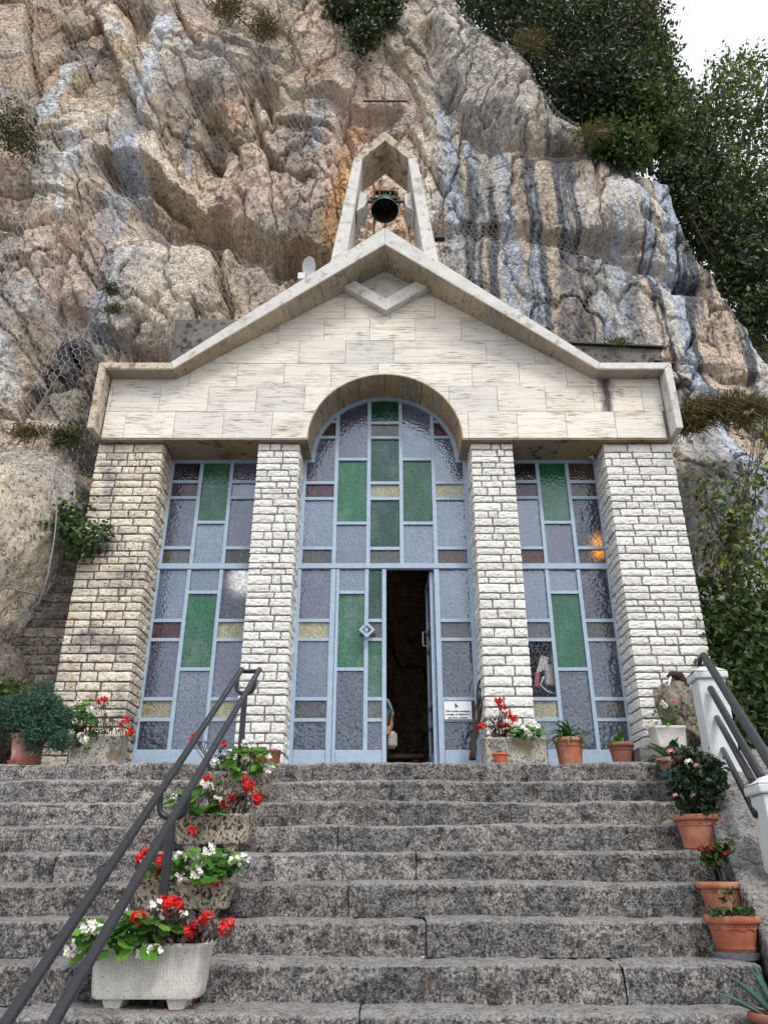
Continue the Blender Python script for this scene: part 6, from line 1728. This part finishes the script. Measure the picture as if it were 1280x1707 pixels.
# person seated just inside the doors: one skinned body, shirt and trousers as its clothes
pr = thing('person', 'seated person in a pale blue shirt with a shoulder bag, just inside the doors', 'person', (-.16, 8.75, LAND))
def skin(name, joints, edges, m, parent, sub=2):
    me = bpy.data.meshes.new(name); off = wloc(parent)
    me.from_pydata([tuple(Vector(j[0]) - off) for j in joints], edges, []); me.update(); me.materials.append(m)
    o = bpy.data.objects.new(name, me); link(o, parent)
    md = o.modifiers.new('skin', 'SKIN'); md.use_smooth_shade = True
    for k, j in enumerate(joints):
        r_ = j[1] if isinstance(j[1], tuple) else (j[1], j[1])
        me.skin_vertices[0].data[k].radius = r_
        me.skin_vertices[0].data[k].use_root = (k == 0)
    sb = o.modifiers.new('smooth', 'SUBSURF'); sb.levels = sub; sb.render_levels = sub
    return o
bx, by, bz = -.16, 8.75, LAND + .45
J = lambda x, y, z: (bx + x, by + y, bz + z)
skin('body', [(J(0, 0, .05), .14), (J(0, .01, .25), .12), (J(0, .0, .43), .13), (J(0, -.01, .56), .052), (J(0, -.03, .63), .055), (J(0, -.04, .73), .088), (J(0, -.03, .80), .07),
              (J(.17, -.01, .47), .055), (J(.23, -.10, .22), .042), (J(.20, -.32, .10), .033), (J(.19, -.40, .09), .03), (J(-.17, -.01, .47), .055), (J(-.22, -.08, .22), .042), (J(-.15, -.28, .10), .033), (J(-.13, -.36, .09), .03),
              (J(.10, -.05, .0), .09), (J(.13, -.42, .02), .068), (J(.13, -.42, -.38), .045), (J(.13, -.55, -.42), .035), (J(-.10, -.05, .0), .09), (J(-.12, -.42, .02), .068), (J(-.12, -.42, -.38), .045), (J(-.12, -.55, -.42), .035)],
     [(0, 1), (1, 2), (2, 3), (3, 4), (4, 5), (5, 6), (2, 7), (7, 8), (8, 9), (9, 10), (2, 11), (11, 12), (12, 13), (13, 14), (0, 15), (15, 16), (16, 17), (17, 18), (0, 19), (19, 20), (20, 21), (21, 22)], M['skin'], pr)
skin('shirt', [(J(0, 0, .06), .158), (J(0, .01, .25), .138), (J(0, .0, .43), .148), (J(0, -.005, .52), .07), (J(.18, -.01, .465), .074), (J(.225, -.07, .28), .066), (J(-.18, -.01, .465), .074), (J(-.22, -.07, .28), .066)],
     [(0, 1), (1, 2), (2, 3), (2, 4), (4, 5), (2, 6), (6, 7)], M['shirt'], pr)
skin('trousers', [(J(0, .0, .02), .15), (J(.10, -.06, .0), .105), (J(.13, -.42, .02), .083), (J(.13, -.42, -.34), .065), (J(-.10, -.06, .0), .105), (J(-.12, -.42, .02), .083), (J(-.12, -.42, -.34), .065)],
     [(0, 1), (1, 2), (2, 3), (0, 4), (4, 5), (5, 6)], M['trousers'], pr)
skin('hair', [(J(0, .02, .74), .085), (J(0, -.01, .80), .083), (J(0, .05, .68), .06)], [(0, 1), (0, 2)], M['hair'], pr)
for sgn, wx, wy in ((1, .19, -.41), (-1, -.13, -.37)):
    for k, (dx, L) in enumerate(((-.028, .062), (-.010, .072), (.008, .068), (.025, .055))):
        skin('finger', [(J(wx + dx * .7, wy, .09), .012), (J(wx + dx, wy - .045, .085), .0095), (J(wx + dx, wy - .045 - L * .5, .07), .009), (J(wx + dx, wy - .04 - L * .75, .045), .007)], [(0, 1), (1, 2), (2, 3)], M['skin'], pr, 1)
    skin('thumb', [(J(wx - sgn * .02, wy + .01, .09), .012), (J(wx - sgn * .045, wy - .02, .085), .010), (J(wx - sgn * .055, wy - .055, .075), .008)], [(0, 1), (1, 2)], M['skin'], pr, 1)
fc = MB()
for sgn in (-1, 1):
    fc.lathe([(.001, -.008), (.008, 0), (.001, .008)], J(sgn * .033, -.118, .735), 8)
fc.build('eyes', M['ink'], pr)
fc = MB(); fc.add([J(-.014, -.120, .70), J(.014, -.120, .70), J(0, -.145, .70), J(0, -.122, .745)], [(0, 1, 2), (0, 2, 3), (2, 1, 3), (0, 3, 1)]); fc.build('nose', M['skin'], pr)
MB().box(J(-.024, 0, 0)[0], J(.024, 0, 0)[0], J(0, -.120, 0)[1], J(0, -.11, 0)[1], J(0, 0, .676)[2], J(0, 0, .684)[2]).build('mouth', M['darkred_petal'], pr)
for sgn in (-1, 1): MB().box(J(sgn * .088 - .008, 0, 0)[0], J(sgn * .088 + .008, 0, 0)[0], J(0, -.05, 0)[1], J(0, -.02, 0)[1], J(0, 0, .71)[2], J(0, 0, .76)[2], .005).build('ear', M['skin'], pr)
sbag = thing('shoulder_bag', 'pale patterned bag hanging at the hip of the seated person', 'bag', J(.22, -.22, .0))
MB().box(J(.12, 0, 0)[0], J(.30, 0, 0)[0], J(0, -.30, 0)[1], J(0, -.20, 0)[1], J(0, 0, -.06)[2], J(0, 0, .12)[2], .03).build('bag_body', M['bag'], sbag)
mb = MB(); mb.tube([J(.20, -.25, .12), J(.24, -.18, .35), J(.15, -.02, .55), J(.05, .12, .50)], .012, 8); mb.build('strap', M['ink'], sbag, smooth=True)
bn = thing('bench', 'dark wooden bench in the cave', 'bench', (-.2, 8.8, LAND))
MB().box(-1.2, .42, 8.55, 8.95, LAND + .30, LAND + .345, .008).build('seat', M['wood'], bn)
for x in (-1.1, .30): MB().box(x, x + .08, 8.58, 8.92, LAND, LAND + .30, .006).build('leg', M['wood'], bn)
